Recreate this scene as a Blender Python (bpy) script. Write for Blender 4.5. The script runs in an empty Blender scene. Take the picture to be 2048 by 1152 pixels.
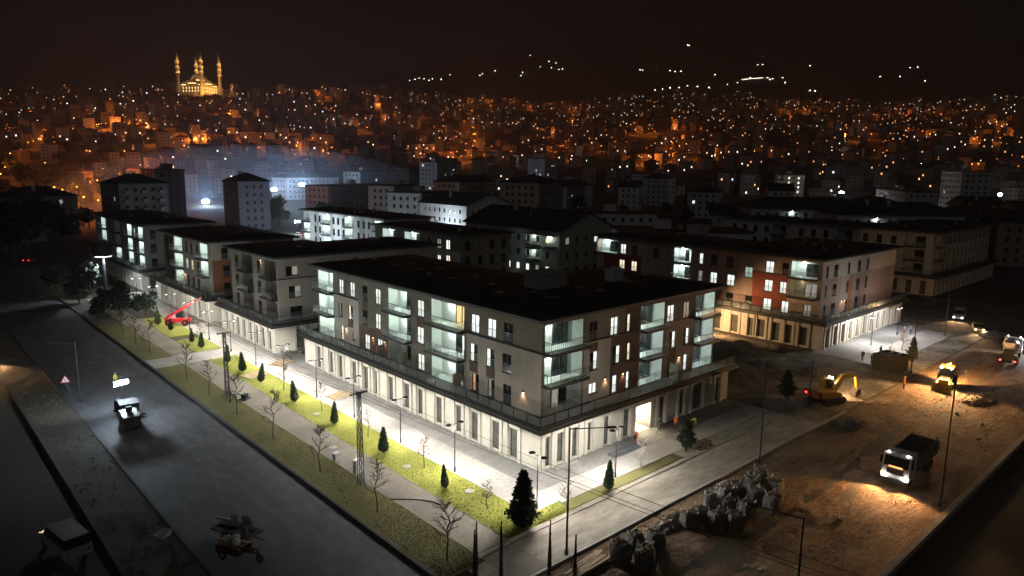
import bpy, math, random
import numpy as np
from mathutils import Vector, Matrix
random.seed(7)
SC = bpy.context.scene
COL = SC.collection
# ------------------------------------------------------------------ camera
F = 1400.0; YAW = math.radians(47.6); PITCH = math.radians(10.05); ROLL = math.radians(0.8)
CAM = Vector((-46.1, -46.1, 30.0))
cf = Vector((math.cos(YAW)*math.cos(PITCH), math.sin(YAW)*math.cos(PITCH), -math.sin(PITCH)))
r0 = Vector((math.sin(YAW), -math.cos(YAW), 0)); u0 = r0.cross(cf)
cr = math.cos(ROLL)*r0 + math.sin(ROLL)*u0
cu = -math.sin(ROLL)*r0 + math.cos(ROLL)*u0
cam_d = bpy.data.cameras.new('camera'); cam = bpy.data.objects.new('camera', cam_d); COL.objects.link(cam)
cam_d.sensor_width = 36; cam_d.lens = F/2048*36; cam_d.clip_start = 0.5; cam_d.clip_end = 20000
cam.matrix_world = Matrix(((cr.x, cu.x, -cf.x, CAM.x), (cr.y, cu.y, -cf.y, CAM.y), (cr.z, cu.z, -cf.z, CAM.z), (0, 0, 0, 1)))
SC.camera = cam
# ------------------------------------------------------------------ sky, added fill, exposure
world = bpy.data.worlds.new('World'); SC.world = world; world.use_nodes = True
wn = world.node_tree; wn.nodes.clear()
sky = wn.nodes.new('ShaderNodeTexSky'); sky.sky_type = 'NISHITA'; sky.sun_disc = False
sky.sun_elevation = math.radians(-4); sky.sun_rotation = math.radians(200)
b1 = wn.nodes.new('ShaderNodeBackground'); b1.inputs[1].default_value = 0.01
b2 = wn.nodes.new('ShaderNodeBackground'); b2.inputs[0].default_value = (1.0, 0.80, 0.60, 1); b2.inputs[1].default_value = 0.0010  # city light pollution
add = wn.nodes.new('ShaderNodeAddShader'); wo = wn.nodes.new('ShaderNodeOutputWorld')
wn.links.new(sky.outputs[0], b1.inputs[0]); wn.links.new(b1.outputs[0], add.inputs[0]); wn.links.new(b2.outputs[0], add.inputs[1]); wn.links.new(add.outputs[0], wo.inputs[0])
soft_fill = bpy.data.lights.new('soft_fill', 'SUN'); soft_fill.energy = 0.07; soft_fill.angle = math.radians(45); soft_fill.color = (1.0, 0.95, 0.88)  # added soft sun from behind the camera, lifts the facades facing it
mo = bpy.data.objects.new('soft_fill', soft_fill); COL.objects.link(mo); mo.rotation_euler = (math.radians(66), 0, math.radians(-50))
SC.view_settings.view_transform = 'Standard'; SC.view_settings.look = 'None'
SC.view_settings.exposure = 0.6; SC.view_settings.gamma = 1.0; SC.view_settings.use_curve_mapping = False
SC.render.engine = 'CYCLES'
SC.cycles.use_denoising = True
SC.cycles.use_light_tree = True
SC.cycles.max_bounces = 5; SC.cycles.diffuse_bounces = 3; SC.cycles.glossy_bounces = 2; SC.cycles.transparent_max_bounces = 12; SC.cycles.volume_bounces = 0
SC.cycles.sample_clamp_indirect = 4.0; SC.cycles.sample_clamp_direct = 0.0
SC.cycles.caustics_reflective = False; SC.cycles.caustics_refractive = False

# ------------------------------------------------------------------ pixel helpers (photo pixels, 2048 x 1152)
def ray(px, py): return cf + cr*((px-1024)/F) - cu*((py-576)/F)
def hit(px, py, z=0.0):
    d = ray(px, py); t = (z-CAM.z)/d.z; return CAM + d*t
def hitp(px, py, axis, val):
    d = ray(px, py); t = (val-CAM[axis])/d[axis]; return CAM + d*t
def lerp_tab(tab, x):
    if x <= tab[0][0]: return tab[0][1]
    for (a, b), (c, d) in zip(tab, tab[1:]):
        if x <= c: return b+(d-b)*(x-a)/(c-a)
    return tab[-1][1]
# ------------------------------------------------------------------ materials
MATS = {}
def mat(name, col, rough=.8, var=.18, scale=.6, bump=0.0, bscale=8, metal=0.0, emit=0.0, ecol=None, sample=True, spec=.3, alpha=1.0, rnd=0.0, trans=0.0, streak=0.0):
    if name in MATS: return MATS[name]
    m = bpy.data.materials.new(name); m.use_nodes = True; nt = m.node_tree
    p = nt.nodes['Principled BSDF']; L = nt.links.new
    tc = nt.nodes.new('ShaderNodeTexCoord')
    p.inputs['Roughness'].default_value = rough; p.inputs['Metallic'].default_value = metal
    p.inputs['Specular IOR Level'].default_value = spec
    c = tuple(col)
    if var > 0:
        n = nt.nodes.new('ShaderNodeTexNoise'); n.inputs['Scale'].default_value = scale; n.inputs['Detail'].default_value = 7; n.inputs['Roughness'].default_value = .65
        L(tc.outputs['Object'], n.inputs['Vector'])
        r = nt.nodes.new('ShaderNodeValToRGB'); r.color_ramp.elements[0].position = .32; r.color_ramp.elements[1].position = .7
        r.color_ramp.elements[0].color = tuple(x*(1-var) for x in c)+(1,); r.color_ramp.elements[1].color = tuple(min(1, x*(1+var)) for x in c)+(1,)
        L(n.outputs['Fac'], r.inputs['Fac']); src = r.outputs['Color']
        if streak > 0:
            mp = nt.nodes.new('ShaderNodeMapping'); mp.inputs['Scale'].default_value = (.7, .7, .07); L(tc.outputs['Object'], mp.inputs['Vector'])
            ns = nt.nodes.new('ShaderNodeTexNoise'); ns.inputs['Scale'].default_value = 1.0; ns.inputs['Detail'].default_value = 6; ns.inputs['Roughness'].default_value = .7; L(mp.outputs[0], ns.inputs['Vector'])
            ms = nt.nodes.new('ShaderNodeMapRange'); ms.inputs[1].default_value = .35; ms.inputs[2].default_value = .65; ms.inputs[3].default_value = 1-streak; ms.inputs[4].default_value = 1.0; L(ns.outputs['Fac'], ms.inputs[0])
            mm = nt.nodes.new('ShaderNodeMixRGB'); mm.blend_type = 'MULTIPLY'; mm.inputs[0].default_value = 1.0; L(src, mm.inputs[1]); L(ms.outputs[0], mm.inputs[2]); src = mm.outputs[0]
        if rnd > 0:
            oi = nt.nodes.new('ShaderNodeObjectInfo'); hs = nt.nodes.new('ShaderNodeHueSaturation')
            mr = nt.nodes.new('ShaderNodeMapRange'); mr.inputs[3].default_value = 1-rnd; mr.inputs[4].default_value = 1+rnd
            L(oi.outputs['Random'], mr.inputs[0]); L(mr.outputs[0], hs.inputs['Value']); L(src, hs.inputs['Color']); src = hs.outputs['Color']
        L(src, p.inputs['Base Color'])
    else: p.inputs['Base Color'].default_value = c+(1,)
    if bump > 0:
        nb = nt.nodes.new('ShaderNodeTexNoise'); nb.inputs['Scale'].default_value = bscale; nb.inputs['Detail'].default_value = 5
        L(tc.outputs['Object'], nb.inputs['Vector'])
        bp = nt.nodes.new('ShaderNodeBump'); bp.inputs['Strength'].default_value = bump; bp.inputs['Distance'].default_value = .08
        L(nb.outputs['Fac'], bp.inputs['Height']); L(bp.outputs['Normal'], p.inputs['Normal'])
    if emit > 0:
        p.inputs['Emission Color'].default_value = tuple(ecol or c)+(1,); p.inputs['Emission Strength'].default_value = emit
        if not sample: m.cycles.emission_sampling = 'NONE'
    if alpha < 1: p.inputs['Alpha'].default_value = alpha
    if trans > 0:
        p.inputs['Transmission Weight'].default_value = trans
    MATS[name] = m; return m
def litpane(name, col, s):
    """curtained lit window: emission broken up by soft vertical folds"""
    m = bpy.data.materials.new(name); m.use_nodes = True; nt = m.node_tree; L = nt.links.new
    p = nt.nodes['Principled BSDF']; p.inputs['Base Color'].default_value = (.05, .05, .05, 1); p.inputs['Roughness'].default_value = .2
    tc = nt.nodes.new('ShaderNodeTexCoord'); mp = nt.nodes.new('ShaderNodeMapping'); mp.inputs['Scale'].default_value = (5, 5, .6)
    n = nt.nodes.new('ShaderNodeTexNoise'); n.inputs['Scale'].default_value = 1.0; n.inputs['Detail'].default_value = 3
    oi = nt.nodes.new('ShaderNodeObjectInfo'); ad = nt.nodes.new('ShaderNodeVectorMath'); ad.operation = 'ADD'
    L(tc.outputs['Object'], mp.inputs['Vector']); L(mp.outputs[0], ad.inputs[0]); L(oi.outputs['Random'], ad.inputs[1]); L(ad.outputs[0], n.inputs['Vector'])
    mr = nt.nodes.new('ShaderNodeMapRange'); mr.inputs[1].default_value = .3; mr.inputs[2].default_value = .7; mr.inputs[3].default_value = s*.55; mr.inputs[4].default_value = s*1.25
    L(n.outputs['Fac'], mr.inputs[0]); L(mr.outputs[0], p.inputs['Emission Strength']); p.inputs['Emission Color'].default_value = col+(1,)
    m.cycles.emission_sampling = 'NONE'; MATS[name] = m; return m
def leafmat(name, col, rough=.6):
    m = mat(name, col, rough, .35, 3.0, spec=.35); return m

M_taupe = mat('wall_taupe', (.27, .248, .195), .85, .10, .35, .08, 30, streak=.14)
M_cream = mat('wall_cream', (.58, .53, .45), .85, .08, .35, .08, 30, streak=.13)
M_gf = mat('wall_ground_floor', (.52, .49, .42), .8, .12, .6, .08, 30, streak=.15)
M_brown = mat('panel_brown', (.16, .105, .085), .8, .12, .5)
M_grey = mat('wall_grey', (.38, .38, .37), .85, .1, .4, streak=.15)
M_white = mat('wall_white', (.62, .63, .63), .85, .1, .4, streak=.13)
M_red = mat('panel_red', (.30, .085, .06), .8, .12, .5, streak=.13)
M_salmon = mat('wall_salmon', (.46, .37, .31), .85, .08, .4, streak=.13)
M_orange = mat('panel_orange', (.38, .18, .095), .8, .12, .5, streak=.12)
M_logg = mat('loggia_wall', (.70, .74, .70), .8, .06, 1)
M_canopy = mat('canopy_dark', (.028, .03, .028), .55, .2, .8)
M_deck = mat('terrace_deck', (.12, .115, .10), .85, .2, 1.5)
M_roof = mat('roof_membrane', (.038, .040, .038), .8, .6, .5, .15, 4, streak=0)
def roof_seams(m):
    nt = m.node_tree; L = nt.links.new; p = nt.nodes['Principled BSDF']; tc = nt.nodes.new('ShaderNodeTexCoord'); br = nt.nodes.new('ShaderNodeTexBrick')
    br.inputs['Scale'].default_value = .5; br.inputs['Mortar Size'].default_value = .018; br.inputs['Color1'].default_value = (1, 1, 1, 1); br.inputs['Color2'].default_value = (.72, .72, .74, 1); br.inputs['Mortar'].default_value = (1.9, 1.9, 1.9, 1)
    L(tc.outputs['Object'], br.inputs['Vector']); src = p.inputs['Base Color'].links[0].from_socket; mm = nt.nodes.new('ShaderNodeMixRGB'); mm.blend_type = 'MULTIPLY'; mm.inputs[0].default_value = 1; L(src, mm.inputs[1]); L(br.outputs['Color'], mm.inputs[2]); L(mm.outputs[0], p.inputs['Base Color'])
roof_seams(M_roof)
M_roofb = mat('roof_edge', (.085, .086, .085), .6, .3, .6)
M_frame = mat('window_frame', (.045, .042, .04), .5, .1, 2)
M_metal = mat('dark_metal', (.05, .052, .055), .4, .15, 3, metal=.6)
M_rail = mat('railing_metal', (.20, .21, .21), .4, .15, 3, metal=.5)
M_galv = mat('galvanised', (.42, .43, .44), .45, .15, 3, metal=.7)
M_dark = mat('dark_glass', (.018, .022, .022), .08, .2, 1, spec=.6)
M_glass = mat('guard_glass', (.34, .38, .36), .2, .1, 2, alpha=.20, spec=.5)
M_L = dict(c=litpane('lit_cool', (.93, 1, .92), .95), w=litpane('lit_warm', (1, .86, .62), .9), m=litpane('lit_mint', (.62, .95, .78), .42),
           d=litpane('lit_dim', (.9, .85, .7), .22), y=litpane('lit_yellow', (1, .68, .22), .75), o=litpane('lit_orange', (1, .5, .25), .45))
M_lampm = mat('lamp_mint', (.8, 1, .9), emit=190, ecol=(.84, 1, .90), var=0)
M_lampb = mat('lamp_bluewhite', (.8, 1, .95), emit=190, ecol=(.84, 1, .96), var=0)
M_lampw = mat('lamp_warm', (1, .7, .4), emit=30, ecol=(1, .62, .34), var=0)
M_lampk = mat('lamp_off', (.5, .5, .48), .5, .1, 2)
M_blk = mat('black_rubber', (.02, .02, .02), .8, .2, 4)
M_conc = mat('concrete', (.33, .315, .29), .9, .22, .5, .2, 6)
# ------------------------------------------------------------------ mesh helpers
class MB:
    def __init__(s): s.v = []; s.f = []; s.m = []
    def face(s, pts, m=0):
        i = len(s.v); s.v += [tuple(p) for p in pts]; s.f.append(tuple(range(i, i+len(pts)))); s.m.append(m)
    def box(s, x0, y0, z0, x1, y1, z1, m=0):
        if x0 > x1: x0, x1 = x1, x0
        if y0 > y1: y0, y1 = y1, y0
        i = len(s.v)
        s.v += [(x0,y0,z0),(x1,y0,z0),(x1,y1,z0),(x0,y1,z0),(x0,y0,z1),(x1,y0,z1),(x1,y1,z1),(x0,y1,z1)]
        for q in ((0,3,2,1),(4,5,6,7),(0,1,5,4),(1,2,6,5),(2,3,7,6),(3,0,4,7)): s.f.append(tuple(i+k for k in q)); s.m.append(m)
        return s
    def obox(s, c, ax, sx, sy, sz, m=0):
        """oriented box: c centre, ax = rotation matrix 3x3"""
        i = len(s.v); c = Vector(c)
        for dz in (-1, 1):
            for dx, dy in ((-1,-1),(1,-1),(1,1),(-1,1)): s.v.append(tuple(c + ax @ Vector((dx*sx/2, dy*sy/2, dz*sz/2))))
        for q in ((0,3,2,1),(4,5,6,7),(0,1,5,4),(1,2,6,5),(2,3,7,6),(3,0,4,7)): s.f.append(tuple(i+k for k in q)); s.m.append(m)
        return s
    def cyl(s, p, q, ra, rb=None, n=8, m=0, cap=True):
        rb = ra if rb is None else rb; p = Vector(p); q = Vector(q); d = (q-p)
        if d.length < 1e-6: return s
        d.normalize(); a = d.orthogonal().normalized(); b = d.cross(a); i = len(s.v)
        for c, r in ((p, ra), (q, rb)):
            for k in range(n):
                t = 2*math.pi*k/n; s.v.append(tuple(c + a*(r*math.cos(t)) + b*(r*math.sin(t))))
        for k in range(n): s.f.append((i+k, i+(k+1)%n, i+n+(k+1)%n, i+n+k)); s.m.append(m)
        if cap: s.f.append(tuple(i+k for k in range(n))[::-1]); s.m.append(m); s.f.append(tuple(i+n+k for k in range(n))); s.m.append(m)
        return s
    def loft(s, A, za, B, zb, m=0, bottom=False, top=True, mt=None):
        n = len(A); i = len(s.v)
        s.v += [(x, y, za) for x, y in A] + [(x, y, zb) for x, y in B]
        for k in range(n): s.f.append((i+k, i+(k+1)%n, i+n+(k+1)%n, i+n+k)); s.m.append(m)
        if bottom: s.f.append(tuple(i+k for k in range(n))[::-1]); s.m.append(m)
        if top: s.f.append(tuple(i+n+k for k in range(n))); s.m.append(m if mt is None else mt)
        return s
    def prism(s, poly, y0, y1, m=0, axis='y'):
        """extrude an (a,b) outline along an axis; for 'y' the outline is (x,z)"""
        n = len(poly); i = len(s.v)
        for y in (y0, y1): s.v += [(a, y, b) if axis == 'y' else (y, a, b) for a, b in poly]
        for k in range(n): s.f.append((i+k, i+(k+1)%n, i+n+(k+1)%n, i+n+k)); s.m.append(m)
        s.f.append(tuple(i+k for k in range(n))[::-1]); s.m.append(m); s.f.append(tuple(i+n+k for k in range(n))); s.m.append(m)
        return s
    def lathe(s, prof, c=(0, 0, 0), n=16, m=0, a0=0, a1=2*math.pi):
        i = len(s.v); full = abs(a1-a0-2*math.pi) < 1e-6; k2 = n if full else n+1
        for r, z in prof:
            for k in range(k2):
                t = a0+(a1-a0)*k/n; s.v.append((c[0]+r*math.cos(t), c[1]+r*math.sin(t), c[2]+z))
        for j in range(len(prof)-1):
            for k in range(n):
                k1 = (k+1) % k2 if full else k+1
                s.f.append((i+j*k2+k, i+j*k2+k1, i+(j+1)*k2+k1, i+(j+1)*k2+k)); s.m.append(m)
        return s
    def mesh(s, name, mats):
        me = bpy.data.meshes.new(name); me.from_pydata(s.v, [], s.f)
        for mm in (mats if isinstance(mats, (list, tuple)) else [mats]): me.materials.append(mm)
        me.polygons.foreach_set('material_index', s.m); me.update(); return me
    def build(s, name, mats, parent=None, smooth=False, loc=None, rot=0.0):
        me = s.mesh(name, mats)
        if smooth: me.polygons.foreach_set('use_smooth', [True]*len(me.polygons))
        return place(name, me, parent, loc, rot)
def place(name, me, parent=None, loc=None, rot=0.0, world_coords=True):
    o = bpy.data.objects.new(name, me); COL.objects.link(o)
    if loc is not None: o.location = loc
    if rot: o.rotation_euler = (0, 0, rot)
    if parent is not None:
        o.parent = parent
        if world_coords and parent.get('_wc'): o.matrix_parent_inverse = Matrix.Translation(-Vector(parent.location))
    return o
def tag(o, label=None, cat=None, group=None, kind=None):
    if label: o['label'] = label
    if cat: o['category'] = cat
    if group: o['group'] = group
    if kind: o['kind'] = kind
    return o
def thing(name, label, cat, loc=(0, 0, 0), rot=0.0, group=None, wc=False):
    o = bpy.data.objects.new(name, None); COL.objects.link(o); o.location = loc; o.rotation_euler = (0, 0, rot); o.empty_display_size = .3
    if wc: o['_wc'] = 1
    return tag(o, label, cat, group)
def copy_tree(o, parent=None):
    c = o.copy(); COL.objects.link(c); c.parent = parent
    if parent is not None: c.matrix_parent_inverse = o.matrix_parent_inverse.copy()
    for ch in list(o.children): copy_tree(ch, c)
    return c
def lamp(kind, name, loc, power, col, parent=None, radius=.12, direction=None, cone=150, blend=.3):
    l = bpy.data.lights.new(name, kind); l.energy = power; l.color = col
    l.shadow_soft_size = radius
    if kind == 'SPOT': l.spot_size = math.radians(cone); l.spot_blend = blend
    o = bpy.data.objects.new(name, l); COL.objects.link(o); o.location = loc
    if direction is not None: o.rotation_mode = 'QUATERNION'; o.rotation_quaternion = Vector(direction).to_track_quat('-Z', 'Y')
    if parent is not None:
        o.parent = parent
        if parent.get('_wc'): o.matrix_parent_inverse = Matrix.Translation(-Vector(parent.location))
    return o
# ------------------------------------------------------------------ terrain and ground
RIDGE = [(-500,205),(0,196),(150,183),(300,180),(360,186),(450,187),(600,187),(720,177),(850,192),(1000,206),(1150,212),(1250,196),(1400,192),(1600,206),(1750,212),(1850,206),(1950,198),(2100,200),(2600,205)]
RDIST = [(-500,1500),(0,1500),(250,1300),(400,1260),(550,1300),(800,1600),(1100,1800),(2600,1900)]
MTN = [(-500,240),(450,230),(600,190),(800,140),(1000,95),(1200,70),(1400,62),(1700,70),(2048,90),(2600,100)]
def elev(px, py):
    d = ray(px, py); return d.z/math.hypot(d.x, d.y)
def pix_of(x, y):
    a = YAW-math.atan2(y-CAM.y, x-CAM.x)
    a = (a+math.pi) % (2*math.pi)-math.pi
    a = max(-1.0, min(1.0, a)); return 1024+F*math.tan(a)
def tz(x, y):
    """terrain height"""
    r = math.hypot(x-CAM.x, y-CAM.y)
    if r < 260: return 0.0
    px = pix_of(x, y)
    z1 = 0.028*(600-260)
    if r < 600: return 0.028*(r-260)
    R = lerp_tab(RDIST, px); zr = 30+R*elev(px, lerp_tab(RIDGE, px))
    und = 9*math.sin(x*.011+y*.004)*math.sin(y*.009-x*.003)*min(1, (r-600)/300)
    if r < R:
        t = (r-600)/(R-600); return z1+(zr-z1)*(.75*t+.25*t*t)+und*(1-t)
    zb = zr-min(45, (r-R)*.11)
    R2, R3 = 2500, 5200
    if r > R2 and px > 450:
        zm = 30+R3*elev(px, lerp_tab(MTN, px)); t = min(1, (r-R2)/(R3-R2))
        zb = max(zb, zb+(zm-zb)*t)
    return zb
def thit(px, py, r0_=262, r1=5200):
    d = ray(px, py); h = math.hypot(d.x, d.y); r = r0_
    while r < r1:
        p = CAM+d*(r/h)
        if p.z <= tz(p.x, p.y): return p
        r += 6 if r < 2000 else 25
    return None
M_earth = mat('ground_earth', (.07, .06, .045), .95, .4, .08, .3, 2)
az = [math.radians(a) for a in list(np.arange(-50, 50.1, .8))+list(range(56, 310, 8))]
rr = [0, 60, 140, 200, 260, 330, 400, 470, 540, 600]+list(range(660, 2000, 60))+[2000, 2200, 2500, 2800, 3200, 3600, 4000, 4500, 5000, 5200, 5600, 7500]
v = []; f = []
for r in rr:
    for a in az:
        t = YAW-a; x = CAM.x+r*math.cos(t); y = CAM.y+r*math.sin(t)
        v.append((x, y, tz(x, y)-.16))
na = len(az)
for i in range(len(rr)-1):
    for k in range(na): f.append((i*na+k, (i+1)*na+k, (i+1)*na+(k+1) % na, i*na+(k+1) % na))
b = MB(); b.v = v; b.f = f; b.m = [0]*len(f)
g = b.build('ground', M_earth); tag(g, kind='structure')
for p in g.data.polygons: p.use_smooth = True

def ground_mat(name, c1, c2, c3, s1=.12, s2=1.4, rough=.9, bump=.3, bs=12, stretch=(1, 1, 1), spec=.2, bd=.06):
    m = bpy.data.materials.new(name); m.use_nodes = True; nt = m.node_tree; L = nt.links.new; p = nt.nodes['Principled BSDF']
    tc = nt.nodes.new('ShaderNodeTexCoord'); mp = nt.nodes.new('ShaderNodeMapping'); mp.inputs['Scale'].default_value = stretch; L(tc.outputs['Object'], mp.inputs['Vector'])
    def nz(s, d, r=.6):
        n = nt.nodes.new('ShaderNodeTexNoise'); n.inputs['Scale'].default_value = s; n.inputs['Detail'].default_value = d; n.inputs['Roughness'].default_value = r; L(mp.outputs[0], n.inputs['Vector']); return n
    n1 = nz(s1, 6); n2 = nz(s2, 8, .7)
    rmp = nt.nodes.new('ShaderNodeValToRGB'); e = rmp.color_ramp.elements; e[0].position = .36; e[1].position = .64; e[0].color = c1+(1,); e[1].color = c2+(1,)
    L(n1.outputs['Fac'], rmp.inputs['Fac'])
    r2 = nt.nodes.new('ShaderNodeValToRGB'); e = r2.color_ramp.elements; e[0].position = .45; e[1].position = .75; e[0].color = (0, 0, 0, 1); e[1].color = (1, 1, 1, 1)
    L(n2.outputs['Fac'], r2.inputs['Fac'])
    mx = nt.nodes.new('ShaderNodeMixRGB'); mx.inputs[2].default_value = c3+(1,); L(r2.outputs[0], mx.inputs[0]); L(rmp.outputs[0], mx.inputs[1]); L(mx.outputs[0], p.inputs['Base Color'])
    p.inputs['Roughness'].default_value = rough; p.inputs['Specular IOR Level'].default_value = spec
    nb = nz(bs, 6); bp = nt.nodes.new('ShaderNodeBump'); bp.inputs['Strength'].default_value = bump; bp.inputs['Distance'].default_value = bd; L(nb.outputs['Fac'], bp.inputs['Height']); L(bp.outputs[0], p.inputs['Normal'])
    MATS[name] = m; return m
G_asph = ground_mat('asphalt', (.026, .027, .030), (.064, .066, .070), (.10, .10, .102), .09, 1.1, .75, .15, 20, (1, .35, 1), .3)
G_asph2 = ground_mat('old_asphalt', (.035, .033, .03), (.06, .056, .05), (.04, .038, .035), .06, .8, .9, .2, 10)
G_grass = ground_mat('grass', (.20, .215, .032), (.29, .29, .06), (.15, .14, .035), .25, 2.2, .95, .8, 14)
G_grass2 = ground_mat('dry_grass', (.10, .10, .03), (.16, .145, .05), (.13, .10, .05), .22, 1.3, .95, .8, 14)
G_path = ground_mat('gravel_path', (.20, .175, .145), (.28, .25, .21), (.16, .135, .11), .3, 3.0, .95, .5, 18)
G_pave = ground_mat('pale_concrete', (.30, .285, .26), (.40, .385, .355), (.24, .225, .20), .25, 2.5, .85, .15, 10)
G_pave2 = ground_mat('grey_paving', (.19, .183, .172), (.26, .25, .235), (.15, .145, .135), .35, 2.0, .8, .15, 10)
G_side = ground_mat('dusty_concrete', (.20, .175, .14), (.36, .325, .27), (.15, .125, .095), .22, 1.0, .9, .3, 8, (.5, 1.4, 1))
G_dirt = ground_mat('street_dirt', (.06, .037, .021), (.19, .12, .068), (.25, .185, .125), .10, .45, .95, 1.0, 2.2, (.45, 1.3, 1), bd=.35)
G_rub = ground_mat('yard_dirt', (.10, .088, .07), (.28, .255, .22), (.055, .047, .04), .22, 1.1, .95, 1.0, 2.2, bd=.35)
def slab(name, x0, x1, y0, y1, zt, m, zb=-.15):
    o = MB().box(x0, y0, zb, x1, y1, zt).build(name, m); return tag(o, kind='structure')
def poly_slab(name, pts, zt, m, zb=-.15):
    o = MB().loft(pts, zb, pts, zt, 0).build(name, m); return tag(o, kind='structure')
slab('asphalt_road', -30.5, -18.55, -60, 330, -.125, G_asph)
slab('old_carriageway', -62, -35.5, -60, 330, -.13, G_asph2)
# lawns, path and paving beside the block
slab('gravel_path', -14.2, -10.9, -7.4, 61, .01, G_path)
slab('gravel_path', -14.2, -10.9, 66.5, 125, .01, G_path)
slab('cross_path', -18.2, -6.6, 61.05, 66.45, .012, G_pave)
for i, (x0, x1, y0, y1, mm) in enumerate(((-18.2, -14.25, -8.6, 61, G_grass2), (-18.2, -14.25, 66.5, 96, G_grass2), (-10.85, -6.6, -5.5, 61, G_grass), (-10.85, -6.6, 66.5, 76, G_grass), (-10.85, -6.6, 79, 97, G_grass))):
    slab('lawn', x0, x1, y0, y1, .03, mm)
slab('lawn', -10.85, -3.2, -7.35, -5.55, .032, G_grass)
slab('verge', -3.15, 13.5, -7.35, -6.0, .03, G_grass2)
slab('gravel_path', -14.2, -10.9, -12.2, -7.45, .008, G_path)
slab('gravel_path', -10.85, 14, -8.0, -7.4, .012, G_side)
slab('pavement', -6.55, -2.9, -5.5, 128, .0, G_pave)
slab('pavement', -2.85, 34.5, -5.9, -2.95, .0, G_pave)
slab('pavement', -2.85, 34.5, -2.9, 53, -.01, G_pave2)
slab('pavement', -2.85, 20, 53.05, 128, -.012, G_pave2)
slab('sidewalk', -16, 34.6, -12.3, -8.05, -.01, G_side)
slab('sidewalk', 14.05, 34.6, -8.0, -5.95, -.02, G_side)
for nm, a in (('kerb', (-18.5, -8.6, -18.25, 130)), ('kerb', (-16, -12.55, 42, -12.33)), ('kerb', (-14, -8.04, 30, -7.98))):
    o = MB().box(a[0], a[1], -.15, a[2], a[3], .07 if a[0] > -18 else .075).build(nm, M_conc if a[0] > -18 else mat('shaded_kerb', (.06, .058, .055), .9, .3, 1)); tag(o, kind='structure')  # road kerb: the shadow on its road side is put into the dark colour
for a in ((-6.6, -5.5, -6.55, 60.9), (-10.9, -5.5, -10.85, 60.9), (-14.25, -7, -14.2, 60.9), (-2.9, -2.95, -2.85, 52)):
    o = MB().box(a[0], a[1], -.1, a[2], a[3], .05).build('edging', M_conc); tag(o, kind='structure')
def rough_sheet(name, x0, x1, y0, y1, st, amp, base, m, seed, fn=None):
    rnd = np.random.default_rng(seed); nx = int((x1-x0)/st)+1; ny = int((y1-y0)/st)+1
    z = np.zeros((nx, ny)); X, Y = np.meshgrid(np.linspace(x0, x1, nx), np.linspace(y0, y1, ny), indexing='ij')
    for k in range(26):
        wl = 14/(1+k*.55); th = rnd.uniform(0, 6.28); ph = rnd.uniform(0, 6.28)
        z += np.sin((X*np.cos(th)+Y*np.sin(th))*6.28/wl+ph)*wl**.8
    z = z/np.abs(z).max()*amp + rnd.normal(0, amp*.06, z.shape)
    edge = np.minimum(np.minimum(X-x0, x1-X), np.minimum(Y-y0, y1-Y)); z = base+z*np.clip(edge/2.0, 0, 1)
    if fn is not None: z = z+fn(X, Y)
    b = MB(); b.v = [tuple(q) for q in np.stack([X, Y, z], -1).reshape(-1, 3)]
    b.f = [(i*ny+j, (i+1)*ny+j, (i+1)*ny+j+1, i*ny+j+1) for i in range(nx-1) for j in range(ny-1)]; b.m = [0]*len(b.f)
    o = b.build(name, m, smooth=True); return tag(o, kind='structure')
def ruts(X, Y): return -.14*np.exp(-((Y+19.5+.6*np.sin(X*.11))/.45)**2)-.07*np.exp(-((Y+21.6+.6*np.sin(X*.11))/.45)**2)+.10*np.exp(-((Y+14.2)/.7)**2)
rough_sheet('dirt_street', -60, 150, -29.4, -12.6, .5, .13, -.10, G_dirt, 3, ruts)
def mounds(X, Y):
    z = 0
    for cx, cy, h, s in ((47.5, 5.5, .75, 3.2), (53, 2, .6, 3), (44, 12, .7, 4), (57, 14, .8, 4), (39, -4, .35, 3), (60, -6.5, .3, 3), (51, 18, .9, 4), (40, 20, .6, 4)): z = z+h*np.exp(-((X-cx)**2+(Y-cy)**2)/s**2)
    return z
rough_sheet('yard_ground', 34.7, 66.4, -12.3, 50, .55, .16, -.06, G_rub, 5, mounds)
slab('pavement', 66.5, 100, -3, 3.5, .0, G_pave2); slab('pavement', 66.5, 100, -8, -3.05, -.01, G_pave)
rough_sheet('yard_ground', 66.5, 150, -12.3, -8.1, .8, .12, -.08, G_rub, 9)
rough_sheet('yard_ground', 100.2, 140, -8.0, 60, .9, .15, -.06, G_rub, 11)
rough_sheet('median', -35.4, -30.6, -60, 140, .45, .16, .04, M_earth, 12)
slab('retaining_kerb', -60, 150, -30.0, -29.5, .35, M_conc)
# rail-like pipe strip on the right street verge
o = MB().box(-35.5, -60, -.15, -35.25, 140, .16).build('kerb', MATS['shaded_kerb']); tag(o, kind='structure')
o = MB().box(-30.75, -60, -.15, -30.5, 140, .12).build('kerb', MATS['shaded_kerb']); tag(o, kind='structure')
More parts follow.
